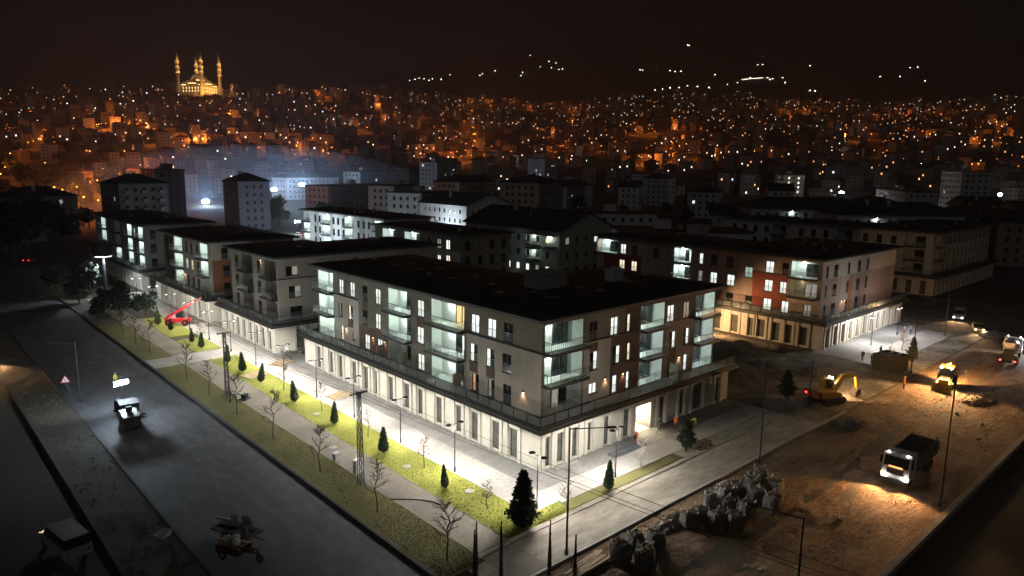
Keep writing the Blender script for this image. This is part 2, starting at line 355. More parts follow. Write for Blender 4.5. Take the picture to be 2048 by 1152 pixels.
# grass blades on the lawns
rnd = np.random.default_rng(4); n = 26000
def blades(name, label, rects, n, cols):
    V = []; Fc = []
    for k in range(n):
        x0, x1, y0, y1 = rects[k % len(rects)]
        x = rnd.uniform(x0, x1); y = y0+(y1-y0)*rnd.random()**1.6; h = rnd.uniform(.03, .09); a = rnd.uniform(0, 6.28); w = .03
        i = len(V); V += [(x-w*math.cos(a), y-w*math.sin(a), .03), (x+w*math.cos(a), y+w*math.sin(a), .03), (x+rnd.normal(0, .03), y+rnd.normal(0, .03), .03+h)]; Fc.append((i, i+1, i+2))
    b = MB(); b.v = V; b.f = Fc; b.m = [0]*len(Fc); o = b.build(name, cols); tag(o, label, 'grass', kind='stuff')
blades('grass', 'short green grass blades on the lawn strip beside the lit pavement', [(-10.8, -6.65, -5.4, 60)]*3+[(-10.8, -3.3, -7.3, -5.6)], 24000, leafmat('blade', (.25, .26, .05)))
blades('grass', 'dry olive grass blades on the strip beside the road kerb', [(-18.1, -14.3, -8.4, 60)], 14000, leafmat('blade_dry', (.13, .125, .04)))
# ------------------------------------------------------------------ facade kit
class Fac:
    def __init__(s, axis, const, sgn): s.a = axis; s.c = const; s.s = sgn
    def P(s, u, d, z): return Vector((s.c+s.s*d, u, z)) if s.a == 'y' else Vector((u, s.c+s.s*d, z))
    @property
    def rot(s):  # local +y -> outward normal
        n = (s.s, 0) if s.a == 'y' else (0, s.s); return math.atan2(n[1], n[0])-math.pi/2
    def box(s, mb, ua, ub, da, db, za, zb, m=0):
        a = s.P(ua, da, za); b = s.P(ub, db, zb); mb.box(a.x, a.y, za, b.x, b.y, zb, m)
def wall(mb, fac, u0, u1, z0, z1, holes, matfn=lambda u, z: 0, cu_=(), cz_=()):
    us = sorted(set([u0, u1]+[h[0] for h in holes]+[h[1] for h in holes]+list(cu_))); zs = sorted(set([z0, z1]+[h[2] for h in holes]+[h[3] for h in holes]+list(cz_)))
    us = [u for u in us if u0-1e-6 <= u <= u1+1e-6]; zs = [z for z in zs if z0-1e-6 <= z <= z1+1e-6]
    for a, b in zip(us, us[1:]):
        for c, d in zip(zs, zs[1:]):
            uc, zc = (a+b)/2, (c+d)/2
            if any(h[0] < uc < h[1] and h[2] < zc < h[3] for h in holes): continue
            mb.face([fac.P(a, 0, c), fac.P(b, 0, c), fac.P(b, 0, d), fac.P(a, 0, d)], matfn(uc, zc))
    for h in holes:
        a, b, c, d, dep, rm, back = h
        m = rm if rm is not None else matfn((a+b)/2, (c+d)/2)
        for q in (((a, c), (a, d)), ((b, c), (b, d)), ((a, c), (b, c)), ((a, d), (b, d))):
            (ua, za), (ub, zb) = q
            mb.face([fac.P(ua, 0, za), fac.P(ub, 0, zb), fac.P(ub, -dep, zb), fac.P(ua, -dep, za)], m)
        if back is not None: mb.face([fac.P(a, -dep, c), fac.P(b, -dep, c), fac.P(b, -dep, d), fac.P(a, -dep, d)], back)
WCACHE = {}
def wmesh(kind, *k):
    key = (kind,)+tuple(round(x, 2) if isinstance(x, float) else x for x in k)
    if key in WCACHE: return WCACHE[key]
    b = MB(); m = M_frame
    if kind == 'frame':
        w, h = k; t = .07
        b.box(-w/2, -.06, 0, -w/2+t, .05, h).box(w/2-t, -.06, 0, w/2, .05, h).box(-w/2+t, -.058, 0, w/2-t, .048, t).box(-w/2+t, -.058, h-t, w/2-t, .048, h)
        if w > .9: b.box(-.045, -.056, t, .045, .046, h-t)
        b.box(-w/2-.06, .0, -.06, w/2+.06, .24, -.002)
    elif kind == 'pane':
        w, h = k; b.box(-w/2, -.02, 0, w/2, 0, h); m = None
    elif kind == 'guard':
        w, h = k; b.box(-w/2+.02, .10, .05, w/2-.02, .115, h, 0); b.box(-w/2, .09, h, w/2, .13, h+.05, 1); m = [M_glass, M_rail]
    me = b.mesh(kind, m if m is not None else M_dark); WCACHE[key] = me; return me
PANE = {}
def pane_mesh(w, h, litk):
    key = (round(w, 2), round(h, 2), litk)
    if key not in PANE:
        me = MB().box(-w/2, -.02, 0, w/2, 0, h).mesh('pane', M_L[litk] if litk else M_dark); PANE[key] = me
    return PANE[key]
def window(root, fac, u, z, w=1.4, h=2.05, lit=None, guard=True, det=True, d=-.13):
    """lit: None dark, or two letters for the two sashes ('c' cool, 'w' warm, '-' dark ...)"""
    o = place('window', wmesh('frame', w, h), root, fac.P(u, d, z), fac.rot)
    if w > .9: ps = [(-w/4+.01, w/2-.10), (w/4-.01, w/2-.10)]
    else: ps = [(0, w-.14)]
    if not det: ps = [(0, w-.14)]
    L = lit or '-'
    for i, (px_, pw) in enumerate(ps):
        k = L[min(i, len(L)-1)]; k = None if k == '-' else k
        place('pane', pane_mesh(pw, h-.14, k), o, (px_, -.01, .07), world_coords=False)
    if guard: place('guard_panel', wmesh('guard', w, h*.46), o, (0, 0, 0), world_coords=False)
    return o
def loggia(root, fac, u0, u1, z, proj=.75, depth=1.5, lampm=None, door='-', style='bars', dw=2.0, dpos=.5, side=None):
    w = u1-u0; cx = (u0+u1)/2
    b = MB(); b.box(-w/2-.12, -depth+.02, -.30, w/2+.12, proj+.1, .0)
    s = place('balcony', b.mesh('balcony', M_canopy), root, fac.P(cx, 0, z), fac.rot)
    r = MB(); e = proj; x0, x1 = -w/2-.05, w/2+.05
    segs = [((x0, e), (x1, e))]
    if proj > .3: segs += [((x0, .05), (x0, e)), ((x1, .05), (x1, e))]
    for (ax, ay), (bx, by) in segs:
        L = math.hypot(bx-ax, by-ay); r.cyl((ax, ay, 1.08), (bx, by, 1.08), .035, n=6); r.cyl((ax, ay, .1), (bx, by, .1), .02, n=5)
        n = max(2, int(L/(.28 if style == 'bars' else 1.3)))
        for k in range(n+1):
            t = k/n; px, py = ax+(bx-ax)*t, ay+(by-ay)*t; r.cyl((px, py, 0), (px, py, 1.08), .018 if style == 'bars' and 0 < k < n else .03, n=5, cap=False)
    place('railing', r.mesh('railing', M_rail), s, (0, 0, 0), world_coords=False)
    if style != 'bars':
        n = max(2, int(w/1.3))
        for k in range(n):
            a = x0+(x1-x0)*k/n+.06; c = x0+(x1-x0)*(k+1)/n-.06
            g = MB().box(a, e-.012, .14, c, e+.003, 1.0).mesh('glass_panel', M_glass); place('glass_panel', g, s, (0, 0, 0), world_coords=False)
    if lampm is not None:
        l = MB(); l.lathe([(.0, 0), (.17, 0), (.17, .07), (0, .07)], (0, 0, 0), 10)
        place('ceiling_lamp', l.mesh('ceiling_lamp', lampm), s, (w*.12, -depth*.45, 2.62), world_coords=False)
    # sliding door at the back
    dx = -w/2+w*dpos; fr = MB(); hh = 2.25
    for q in (-dw/2, 0, dw/2): fr.box(dx+q-.05, -depth+.02, .02, dx+q+.05, -depth+.12, hh)
    fr.box(dx-dw/2, -depth+.022, hh, dx+dw/2, -depth+.118, hh+.09)
    dd = place('sliding_door', fr.mesh('sliding_door', M_frame), s, (0, 0, 0), world_coords=False)
    for i, q in enumerate((-dw/4, dw/4)):
        k = door[min(i, len(door)-1)]; k = None if k == '-' else k
        pm = MB().box(dx+q-dw/4+.06, -depth+.03, .03, dx+q+dw/4-.06, -depth+.06, hh).mesh('door_pane', M_L[k] if k else M_dark)
        place('door_pane', pm, s, (0, 0, 0), world_coords=False)
    return s
def sconce(root, fac, u, z, power=26, col=(1, .62, .36)):
    b = MB(); b.box(-.08, 0, -.12, .08, .14, .12)
    o = place('wall_lamp', b.mesh('wall_lamp', M_metal), root, fac.P(u, 0, z), fac.rot)
    g = MB(); g.box(-.065, .02, -.135, .065, .125, -.121); place('lamp_glass', g.mesh('lamp_glass', M_lampw), o, (0, 0, 0), world_coords=False)
    p = fac.P(u, .22, z-.2); lamp('SPOT', 'wall_lamp_light', p, power, col, root, .05, (fac.P(u, .12, 0)-fac.P(u, .22, .9)), 110, .6)
    return o
def Lp(X0, Y0, X1, Y1, dx, dy, i=0.0):
    if X0+dx >= X1-.01 or Y0+dy >= Y1-.01: return [(X0+i, Y0+i), (X1-i, Y0+i), (X1-i, Y1-i), (X0+i, Y1-i)]
    return [(X0+i, Y0+i), (X1-i, Y0+i), (X1-i, Y0+dy-i), (X0+dx-i, Y0+dy-i), (X0+dx-i, Y1-i), (X0+i, Y1-i)]
FZ = [4.8, 8.15, 11.5]; EAVE = 14.77
def block(name, label, X0, Y0, X1, Y1, dx, dy, left, right, gl, gr, mats, mfL, mfR, cutL=((), ()), cutR=((), ()), det=True, group=None, ends=True, gfo=1.6, roof=(4.5, .55), gf_mat=None):
    """apartment block over a shop storey; left = facade facing -X (u = y), right = facade facing -Y (u = x).
    items: ('w',u,floor,width,lit[,h]) windows, ('L',u0,u1,floor,lampmat,door,style) balconies, ('S',u,z) wall lamps; gl/gr: shop openings (u0,u1,kind)"""
    root = thing(name, label, 'apartment block', (X0, Y0, 0), group=group, wc=True)
    FL = Fac('y', X0, -1); FR = Fac('x', Y0, -1)
    W = MB()
    for fac, items, u0, u1, mf, cuts in ((FL, left, Y0, Y1, mfL, cutL), (FR, right, X0, X1, mfR, cutR)):
        holes = []
        for it in items:
            if it[0] == 'w':
                h = it[5] if len(it) > 5 else 2.05; z = FZ[it[2]]+.12+(it[6] if len(it) > 6 else 0); holes.append((it[1]-it[3]/2, it[1]+it[3]/2, z, z+h, .2, None, None))
            elif it[0] == 'L': holes.append((it[1], it[2], FZ[it[3]]+.004, FZ[it[3]]+2.72, 1.5, 1, 1))
        wall(W, fac, u0, u1, 4.6, EAVE+.2, holes, mf, cuts[0], cuts[1])
        for it in items:
            if it[0] == 'w':
                h = it[5] if len(it) > 5 else 2.05; z = FZ[it[2]]+.12+(it[6] if len(it) > 6 else 0)
                window(root, fac, it[1], z, it[3], h, it[4], guard=(h > 1.8 and det), det=det)
            elif it[0] == 'L':
                loggia(root, fac, it[1], it[2], FZ[it[3]], proj=(1.0 if it[3] > 0 else .15), lampm=it[4], door=it[5], style=it[6] if len(it) > 6 else 'glass', dw=min(2.2, (it[2]-it[1])*.45), dpos=.35)
            elif it[0] == 'S': sconce(root, fac, it[1], it[2])
    P = Lp(X0, Y0, X1, Y1, dx, dy)
    n = len(P)
    for k in range(1, n-1):
        (ax, ay), (bx, by) = P[k], P[k+1]; W.face([(ax, ay, 4.6), (bx, by, 4.6), (bx, by, EAVE+.2), (ax, ay, EAVE+.2)], 0)
    wl = W.build('wall', mats, root)
    # shop storey
    G = MB(); gx, gy = X0-gfo, Y0-gfo; Q = Lp(X0, Y0, X1, Y1, dx, dy, -gfo)
    GL = Fac('y', gx, -1); GR = Fac('x', gy, -1)
    for fac, items, u0, u1 in ((GL, gl, gy, Y1+gfo), (GR, gr, gx, X1+gfo)):
        holes = []
        for it in items:
            if it[2] == 'room': holes.append((it[0], it[1], .02, 3.2, 4.0, 0, 0))
            else: holes.append((it[0], it[1], .15 if it[2] != 'door' else .03, 3.35, .35, None, None))
        wall(G, fac, u0, u1, -.14, 4.25, holes)
        for it in items:
            if it[2] == 'room':
                l = MB().box(-.5, -.1, 0, .5, .1, .06); o = place('room_lamp', l.mesh('room_lamp', mat('lamp_room', (1, .9, .7), emit=520, ecol=(1, .84, .60), var=0)), root, fac.P((it[0]+it[1])/2, -1.6, 3.1), fac.rot)
                continue
            w = it[1]-it[0]; zb = .15 if it[2] != 'door' else .03
            fr = MB(); fr.box(-w/2, -.05, 0, -w/2+.08, .05, 3.35-zb).box(w/2-.08, -.05, 0, w/2, .05, 3.35-zb).box(-w/2+.08, -.048, 2.3, w/2-.08, .048, 2.38)
            o = place('shop_window', fr.mesh('shop_window', M_frame), root, fac.P((it[0]+it[1])/2, -.27, zb), fac.rot)
            km = M_L.get(it[3]) if len(it) > 3 and it[3] else M_shopglass
            place('pane', MB().box(-w/2+.05, -.02, 0, w/2-.05, 0, 2.3).mesh('pane', km), o, (0, -.02, .02), world_coords=False)
            place('pane', MB().box(-w/2+.05, -.02, 2.38, w/2-.05, 0, 3.35-zb-.02).mesh('pane', km), o, (0, -.02, .0), world_coords=False)
            if det:
                for sg in (-1, 1):
                    b = MB(); b.box(-.22, .0, -.1, .22, .16, 4.19); place('pilaster', b.mesh('pilaster', gf_mat or M_gf), root, fac.P((it[0]+it[1])/2+sg*(w/2+.30), .0, 0), fac.rot)
    n = len(Q)
    for k in range(1, n-1):
        (ax, ay), (bx, by) = Q[k], Q[k+1]; G.face([(ax, ay, -.14), (bx, by, -.14), (bx, by, 4.25), (ax, ay, 4.25)], 0)
    G.build('shop_storey', gf_mat or M_gf, root)
    c = MB(); o1 = -(gfo+.9)
    A1 = Lp(X0, Y0, X1, Y1, dx, dy, o1); A2 = Lp(X0, Y0, X1, Y1, dx, dy, o1+.12); A3 = Lp(X0, Y0, X1, Y1, dx, dy, o1+.3)
    c.loft(A1, 4.2, A1, 4.42, 0, bottom=True); c.loft(A2, 4.42, A2, 4.6, 1, top=False); c.loft(A3, 4.6, A3, 4.795, 0, top=True, mt=2)
    c.build('canopy', [M_canopy, M_roofb, M_deck], root)
    # terrace railing on the canopy edge
    e = gfo+.45; r = MB()
    runs = [((X0-e, Y0-e), (X0-e, Y1+e)), ((X0-e, Y0-e), (X1+e, Y0-e))]
    for (ax, ay), (bx, by) in runs:
        L = math.hypot(bx-ax, by-ay); n = int(L/1.9)
        r.cyl((ax, ay, 5.85), (bx, by, 5.85), .04, n=6)
        for k in range(n+1): t = k/n; r.cyl((ax+(bx-ax)*t, ay+(by-ay)*t, 4.75), (ax+(bx-ax)*t, ay+(by-ay)*t, 5.85), .035, n=5)
        if det:
            for k in range(n):
                t0, t1 = (k+.06)/n, (k+.94)/n; p = (ax+(bx-ax)*t0, ay+(by-ay)*t0); q = (ax+(bx-ax)*t1, ay+(by-ay)*t1)
                gp = MB(); ex = .008 if bx == ax else 0; ey = .008 if by == ay else 0
                gp.box(p[0]-ex, p[1]-ey, 4.86, q[0]+ex, q[1]+ey, 5.74); gp.build('glass_panel', M_glass, root)
    r.build('terrace_railing', M_metal, root)
    # roof
    R = MB(); B1 = Lp(X0, Y0, X1, Y1, dx, dy, -1.0); B2 = Lp(X0, Y0, X1, Y1, dx, dy, -.45); B3 = Lp(X0, Y0, X1, Y1, dx, dy, roof[0])
    R.loft(B1, EAVE, B1, EAVE+.28, 0, bottom=True); R.loft(B2, EAVE+.27, B2, EAVE+.42, 0, top=False); R.loft(B2, EAVE+.42, B3, EAVE+.42+roof[1], 1)
    rf = R.build('roof', [M_roofb, M_roof], root)
    rng = random.Random(name+str(X0))
    for k in range(int((X1-X0+Y1-Y0)/7)):
        if k % 2: x = rng.uniform(X0+2, X0+min(dx, X1-X0)-2); y = rng.uniform(Y0+2, Y1-2)
        else: x = rng.uniform(X0+2, X1-2); y = rng.uniform(Y0+2, Y0+min(dy, Y1-Y0)-2)
        z = EAVE+.35+roof[1]*.6; h = rng.uniform(.3, .7)
        v_ = MB().box(x-.25, y-.25, z-.4, x+.25, y+.25, z+h).box(x-.33, y-.33, z+h+.06, x+.33, y+.33, z+h+.13).box(x-.05, y-.05, z+h, x+.05, y+.05, z+h+.06)
        v_.build('roof_vent', M_galv, rf if False else root)
    return root, rf
M_shopglass = mat('shop_glass', (.10, .10, .09), .12, .5, .7, spec=.6)
def ledge(root, fac, ua, ub, z, d=.14, h=.12, m=None):
    b = MB(); fac.box(b, ua, ub, -.02, d, z-h/2, z+h/2); b.build('ledge', m or M_frame, root)
# ================================================================== main corner block
def mfL(u, z):
    if z < 11.4 and (u < 13.6): return 2
    if z < 11.4 and 37.2 < u < 44.0: return 2
    if z < 8.1 and 29.9 < u < 37.2: return 3
    return 0
def mfR(u, z):
    if z < 11.55 and 7.9 < u < 12.3: return 2
    if z < 11.55 and 12.3 < u < 14.6: return 3
    if z < 11.55 and 22.4 < u < 28.2: return 4
    if 14.6 < u < 17.3: return 3
    return 0
lm, lb = M_lampm, M_lampb
left = [('w', 41.9, 2, 1.3, 'c'), ('w', 38.8, 2, 1.3, 'c'), ('w', 35.4, 2, 1.3, None), ('w', 32.2, 2, 1.3, 'c'), ('w', 22.5, 2, 1.4, 'c'), ('w', 12.1, 2, 1.4, 'c'), ('w', 9.3, 2, 1.4, 'c'), ('w', 6.6, 2, 1.4, None),
        ('w', 42.2, 1, 1.1, '-d'), ('w', 39.4, 1, 1.3, '-w'), ('w', 35.5, 1, 1.3, None), ('w', 32.3, 1, 1.3, 'c'), ('w', 22.6, 1, 1.4, 'c'), ('w', 12.3, 1, 1.4, '-c'), ('w', 9.5, 1, 1.4, '-c'), ('w', 6.8, 1, 1.4, None),
        ('w', 41.9, 0, .8, 'w'), ('w', 38.6, 0, .8, 'd', 1.2, .6), ('w', 35.1, 0, 1.3, 'c'), ('w', 31.9, 0, 1.3, 'c'), ('w', 22.5, 0, 1.4, 'c'), ('w', 12.0, 0, 1.2, '-o'), ('w', 9.3, 0, 1.2, '-d'), ('w', 6.7, 0, 1.3, None),
        ('L', 44.2, 48.6, 2, lm, '-', 'glass'), ('L', 44.2, 48.6, 1, lm, '-', 'glass'), ('L', 44.2, 48.6, 0, lm, '-', 'glass'),
        ('L', 24.6, 29.6, 2, lm, '--', 'bars'), ('L', 24.6, 29.6, 1, lm, '-', 'glass'), ('L', 24.6, 29.6, 0, None, '-', 'glass'),
        ('L', 14.0, 20.2, 2, lm, 'yy', 'bars'), ('L', 14.0, 20.2, 1, lm, 'c-', 'glass'), ('L', 14.0, 20.2, 0, lm, '-', 'glass'),
        ('S', 40.6, 7.0), ('S', 33.5, 7.0), ('S', 30.6, 7.0), ('S', 4.2, 6.9)]
right = [('w', 9.3, 2, 1.3, None), ('w', 12.8, 2, 1.3, 'c'), ('w', 15.3, 2, .6, 'w'), ('w', 23.3, 2, 1.4, 'c'), ('w', 26.6, 2, 1.3, 'd'),
         ('w', 9.5, 1, 1.3, 'c-'), ('w', 13.3, 1, 1.3, 'c-'), ('w', 15.5, 1, .6, 'w'), ('w', 23.9, 1, 1.3, 'c-'), ('w', 26.8, 1, 1.3, 'c-'),
         ('w', 9.5, 0, 1.3, 'c', 1.2, .7), ('w', 13.2, 0, .85, 'c'), ('w', 15.5, 0, .6, 'c'), ('w', 26.9, 0, .8, 'c'),
         ('L', 2.0, 7.6, 2, lm, '-', 'bars'), ('L', 2.0, 7.6, 1, lm, '--', 'glass'), ('L', 2.0, 7.6, 0, None, '-d', 'glass'),
         ('L', 17.5, 21.9, 2, lm, '-', 'bars'), ('L', 17.5, 21.9, 1, lb, '-', 'glass'), ('L', 17.5, 21.9, 0, lb, '-', 'glass'),
         ('L', 28.5, 32.7, 2, lm, '-', 'glass'), ('L', 28.5, 32.7, 1, lb, '-', 'glass'), ('L', 28.5, 32.7, 0, lb, '-', 'glass'),
         ('S', 11.5, 7.0), ('S', 14.55, 7.0), ('S', 25.4, 7.0)]
gl = [(a, b, 'shop') for a, b in ((3.2, 4.5), (6.0, 7.3), (9.5, 10.8), (12.4, 13.5), (16.0, 17.3), (19.8, 21.0), (22.6, 23.9), (26.2, 27.5), (30.0, 30.8), (32.2, 33.6), (35.2, 36.7), (39.0, 40.3), (41.7, 42.9), (45.3, 46.8))]
gr = [(.7, 1.5, 'shop'), (2.4, 3.4, 'shop'), (4.6, 5.5, 'shop'), (7.0, 7.7, 'shop'), (9.6, 10.6, 'door'), (12.9, 14.1, 'shop'), (15.2, 18.0, 'room'), (19.5, 20.7, 'door'), (23.6, 24.6, 'shop'), (26.4, 28.7, 'shop'), (31.6, 32.6, 'door')]
A, A_roof = block('apartment_block', 'corner block with black hipped roof, dark canopy and lit white balconies beside the green lawn', 1.6, 1.6, 33, 49, 16.6, 18.6, left, right, gl, gr,
                  [M_taupe, M_logg, M_cream, M_brown, mat('wall_mauve', (.36, .31, .29), .85, .07, .4)], mfL, mfR, ((13.6, 37.2, 44.0, 29.9), (11.4, 8.1)), ((7.9, 12.3, 14.6, 17.3, 22.4, 28.2), (11.55,)))
fl_, fr_ = Fac('y', 1.6, -1), Fac('x', 1.6, -1)
ledge(A, fl_, 1.5, 13.6, 11.4); ledge(A, fl_, 37.2, 44.0, 11.4); ledge(A, fr_, 7.9, 14.6, 11.55); ledge(A, fr_, 22.4, 28.2, 11.55)
for fac, u, w, za, zb in ((fl_, 12.3, 1.4, 7.1, 8.2), (fl_, 39.4, 1.3, 7.2, 8.2), (fr_, 13.3, 1.5, 7.0, 8.2), (fr_, 23.9, 1.5, 4.85, 8.2), (fl_, 35.45, 1.3, 10.4, 11.55), (fl_, 9.4, 1.4, 7.1, 8.2), (fr_, 9.4, 1.3, 10.4, 11.3), (fl_, 22.5, 1.4, 10.4, 11.55)):
    b = MB(); fac.box(b, u-w/2, u+w/2, -.01, .035, za, zb); b.build('spandrel_panel', M_brown, A)
# rooftop stair cores and flues of the corner block
def roofbox(root, px, py, z, sx, sy, h, m=M_grey, name='stair_core'):
    p = hit(px, py, z); b = MB().box(p.x-sx/2, p.y-sy/2, z-.5, p.x+sx/2, p.y+sy/2, z+h)
    b.box(p.x-sx/2-.15, p.y-sy/2-.15, z+h+.002, p.x+sx/2+.15, p.y+sy/2+.15, z+h+.15); b.build(name, m, root)
roofbox(A, 1090, 578, 15.4, 4.2, 3.0, 2.0); roofbox(A, 1228, 566, 15.4, 1.9, 1.5, 1.7, M_white, 'flue_stack')
for px, py in ((1066, 591), (1110, 603), (1160, 583), (1200, 588), (1260, 571), (1288, 556), (795, 536), (822, 533), (838, 544), (880, 545), (905, 563), (985, 575), (1000, 592)):
    p = hit(px, py, 15.35); MB().box(p.x-.35, p.y-.35, 15.0, p.x+.35, p.y+.35, 15.75).box(p.x-.45, p.y-.45, 15.752, p.x+.45, p.y+.45, 15.82).build('roof_vent', M_galv, A)
# partition screens on the terrace
for (x, y, sx, sy) in ((.3, 29.6, 1.2, .08), (.3, 24.6, 1.2, .08), (22.6, .3, .08, 1.2), (.3, 13.6, 1.2, .08)):
    MB().box(x-sx/2, y-sy/2, 4.8, x+sx/2, y+sy/2, 6.9).build('terrace_screen', M_taupe, A)
# ================================================================== neighbouring blocks
rng = random.Random(21)
def auto(u0, u1, step, logs, plit=.3, lampm=None, kinds='cwd', skip=()):
    it = []
    for fl in (0, 1, 2):
        u = u0+step*.6
        while u < u1-.9:
            if not any(a-1.0 < u < b+1.0 for a, b in logs) and not any(abs(u-s) < .8 for s in skip):
                k = rng.choice(kinds) if rng.random() < plit else None
                it.append(('w', u, fl, 1.3, k))
            u += step
        for a, b in logs: it.append(('L', a, b, fl, lampm if (lampm and rng.random() < .75) else None, '-', rng.choice(('bars', 'glass'))))
    return it
def shops(u0, u1, step=3.2, w=1.3, p=.05): 
    o = []; u = u0+1.6
    while u < u1-1.5: o.append((u-w/2, u+w/2, 'shop')); u += step
    return o
# second block along the street
def z0(u, z): return 0
B, _ = block('apartment_block', 'tan block with plain end wall of dark square windows, next along the pavement', .2, 59.6, 31, 79, 14, 15,
    [('L', 60.2, 64.5, 2, None, '-', 'bars'), ('L', 60.2, 64.5, 1, None, '-', 'glass'), ('L', 60.2, 64.5, 0, None, '-', 'glass'), ('w', 67, 2, 1.4, None), ('w', 67, 1, 1.4, None), ('w', 67, 0, 1.4, None),
     ('L', 69.5, 74, 2, None, '-', 'glass'), ('L', 69.5, 74, 1, None, '-', 'glass'), ('L', 69.5, 74, 0, None, '-', 'glass'), ('w', 76.5, 2, 1.4, None), ('w', 76.5, 1, 1.4, None), ('w', 76.5, 0, 1.3, None), ('S', 66, 14.0)],
    [('w', 2.6, 2, 2.1, 'd-', 1.5, .3), ('w', 3.0, 1, 2.1, 'd-', 1.9), ('w', 3.1, 0, 2.1, None, 1.9), ('w', 9, 2, 1.4, None), ('w', 9, 1, 1.4, None), ('w', 9, 0, 1.4, None)],
    shops(58.2, 80.5, 2.6), [(2.2, 3.6, 'shop'), (6, 7.4, 'shop')], [mat('wall_tan', (.40, .36, .30), .85, .08, .4), M_taupe, mat('wall_tan2', (.47, .43, .36), .85, .08, .4)],
    z0, lambda u, z: 2 if z < 11.4 else 0, cutR=((), (11.4,)))
ledge(B, Fac('x', 59.6, -1), .1, 12, 11.4)
C_, _ = block('apartment_block', 'block with orange corner panels and a glowing terrace, between tan and white-lit blocks', -.2, 87.4, 16, 116, 16.2, 28.6,
    auto(87.4, 116, 3.1, ((89.5, 93.5), (104, 109)), .12, M_lampm, 'cw')+[('S', 106, 7.0), ('S', 103.2, 7.0)], [('w', 2.2, 2, 1.2, None), ('w', 6.0, 2, 1.2, None), ('w', 2.4, 1, 1.2, None), ('w', 6.2, 1, 1.3, 'd'), ('w', 2.4, 0, 1.2, None), ('w', 6.2, 0, 1.3, None)],
    shops(86, 117, 2.9), [(1.2, 2.4, 'shop'), (4.6, 6, 'shop')], [M_cream, M_logg, M_orange, M_brown], lambda u, z: 3 if (u > 110 and z < 14) else (0), lambda u, z: 2 if (z < 11.4 and u < 7.2) else 0, ((110,), ()), ((7.2,), (11.4,)))
D_, _ = block('apartment_block', 'grey-green block with tall white-lit balcony stacks at the road end', -.2, 131, 15, 178, 15.2, 47,
    auto(131, 178, 3.0, ((131.6, 135.6), (141, 145), (152, 157), (166, 171)), .18, M_lampb, 'cd'), auto(-.2, 15, 3.2, (), .1), shops(130, 179, 3.4), shops(-1, 15), [M_grey, M_logg, M_taupe], z0, z0)
# red and salmon block across the yard
lc = M_lampb
def mE(u, z):
    if z < 11.5 and 10.4 < u < 17.0: return 2
    if z < 11.5 and 42 < u < 52: return 2
    if 17 < u < 40.5: return 3
    return 0
def mER(u, z):
    if z < 11.4 and (u < 78.5): return 3
    if z < 11.4 and 81.5 < u < 83.2: return 4
    if z < 11.4 and u >= 83.2: return 3
    return 5 if z > 11.4 else 0
leftE = [('L', 48.4, 54.4, 2, lc, '-', 'bars'), ('w', 46.9, 2, 1.4, 'c'), ('w', 43.8, 2, 1.4, None), ('L', 30.2, 34.0, 2, lc, 'c-', 'glass'), ('w', 27.9, 2, .8, 'c'), ('w', 25.1, 2, 1.4, None), ('w', 21.8, 2, 1.4, None), ('w', 17.9, 1, 1.5, 'm', 1.9, 2.0), ('w', 13.9, 2, 1.5, 'c'), ('w', 11.0, 2, 1.2, None), ('L', 5.2, 9.9, 2, lm, '-', 'glass'),
         ('w', 47.1, 1, 1.4, 'w'), ('w', 43.9, 1, 1.4, 'w'), ('L', 30.2, 34.0, 1, lc, '-', 'glass'), ('w', 27.9, 1, .9, 'd'), ('w', 25.0, 1, 1.4, 'c'), ('w', 21.4, 1, 1.5, 'c'), ('w', 13.9, 1, 1.5, 'c'), ('w', 11.2, 1, 1.2, 'c'), ('L', 5.2, 9.9, 1, mat('lamp_dimwarm', (1, .8, .5), emit=14, ecol=(1, .72, .38), var=0), 'd', 'glass'),
         ('w', 47.0, 0, 1.4, None), ('w', 43.9, 0, 1.4, None), ('w', 25, 0, 1.4, None), ('w', 21.4, 0, 1.5, None), ('w', 17.5, 0, 1.4, None), ('w', 13.9, 0, 1.5, 'c'), ('w', 10.6, 0, 1.3, 'c'), ('w', 6.6, 0, 1.3, 'd'), ('w', 38.5, 2, 1.4, None)]
rightE = [('w', x, f_, w_, None) for f_ in (0, 1, 2) for x, w_ in ((72.4, 1.0), (75.8, 1.6), (81.1, 1.0), (85.6, 1.5), (89.4, 1.1))]+[('S', 80.4, 7.0), ('S', 79.2, 7.0)]
E_, _ = block('apartment_block', 'salmon block with a red corner panel and orange-lit shop storey across the dirt yard', 70.5, 4.5, 103, 54, 17, 19, leftE, rightE,
    [(5.5, 6.9, 'shop'), (8.2, 9.4, 'door'), (10.4, 11.8, 'door'), (13.2, 14.6, 'shop'), (15.4, 16.4, 'door'), (18.4, 19.8, 'shop')]+shops(21, 55), shops(69, 104, 3.1),
    [M_salmon, M_logg, M_red, mat('wall_rose', (.42, .32, .28), .85, .08, .4, streak=.25), M_orange, M_cream], mE, mER, ((10.4, 17.0, 40.5, 42, 52), (11.5,)), ((78.5, 81.5, 83.2), (11.4,)))
ledge(E_, Fac('y', 70.5, -1), 10.3, 17.1, 11.5, m=M_brown); roofbox(E_, 1395, 468, 15.4, 4, 3, 1.9)
F_, _ = block('apartment_block', 'unlit grey block with a pale ledge, behind the salmon block', 142.5, 9.8, 190, 66, 17, 19, auto(10, 66, 3.4, ((11.5, 16), (29, 33), (47, 51)), .02), auto(142.5, 190, 3.6, ((144, 148),), .0), shops(9, 66), shops(141, 190),
    [M_grey, M_grey, M_cream], lambda u, z: 2 if (z < 11.4 and 18 < u < 40) else 0, lambda u, z: 2 if z < 11.4 else 0, ((18, 40), (11.4,)), ((), (11.4,)), det=False)
ledge(F_, Fac('y', 142.5, -1), 9.8, 66, 11.45, m=M_cream); ledge(F_, Fac('x', 9.8, -1), 142.4, 190, 11.45, m=M_cream)
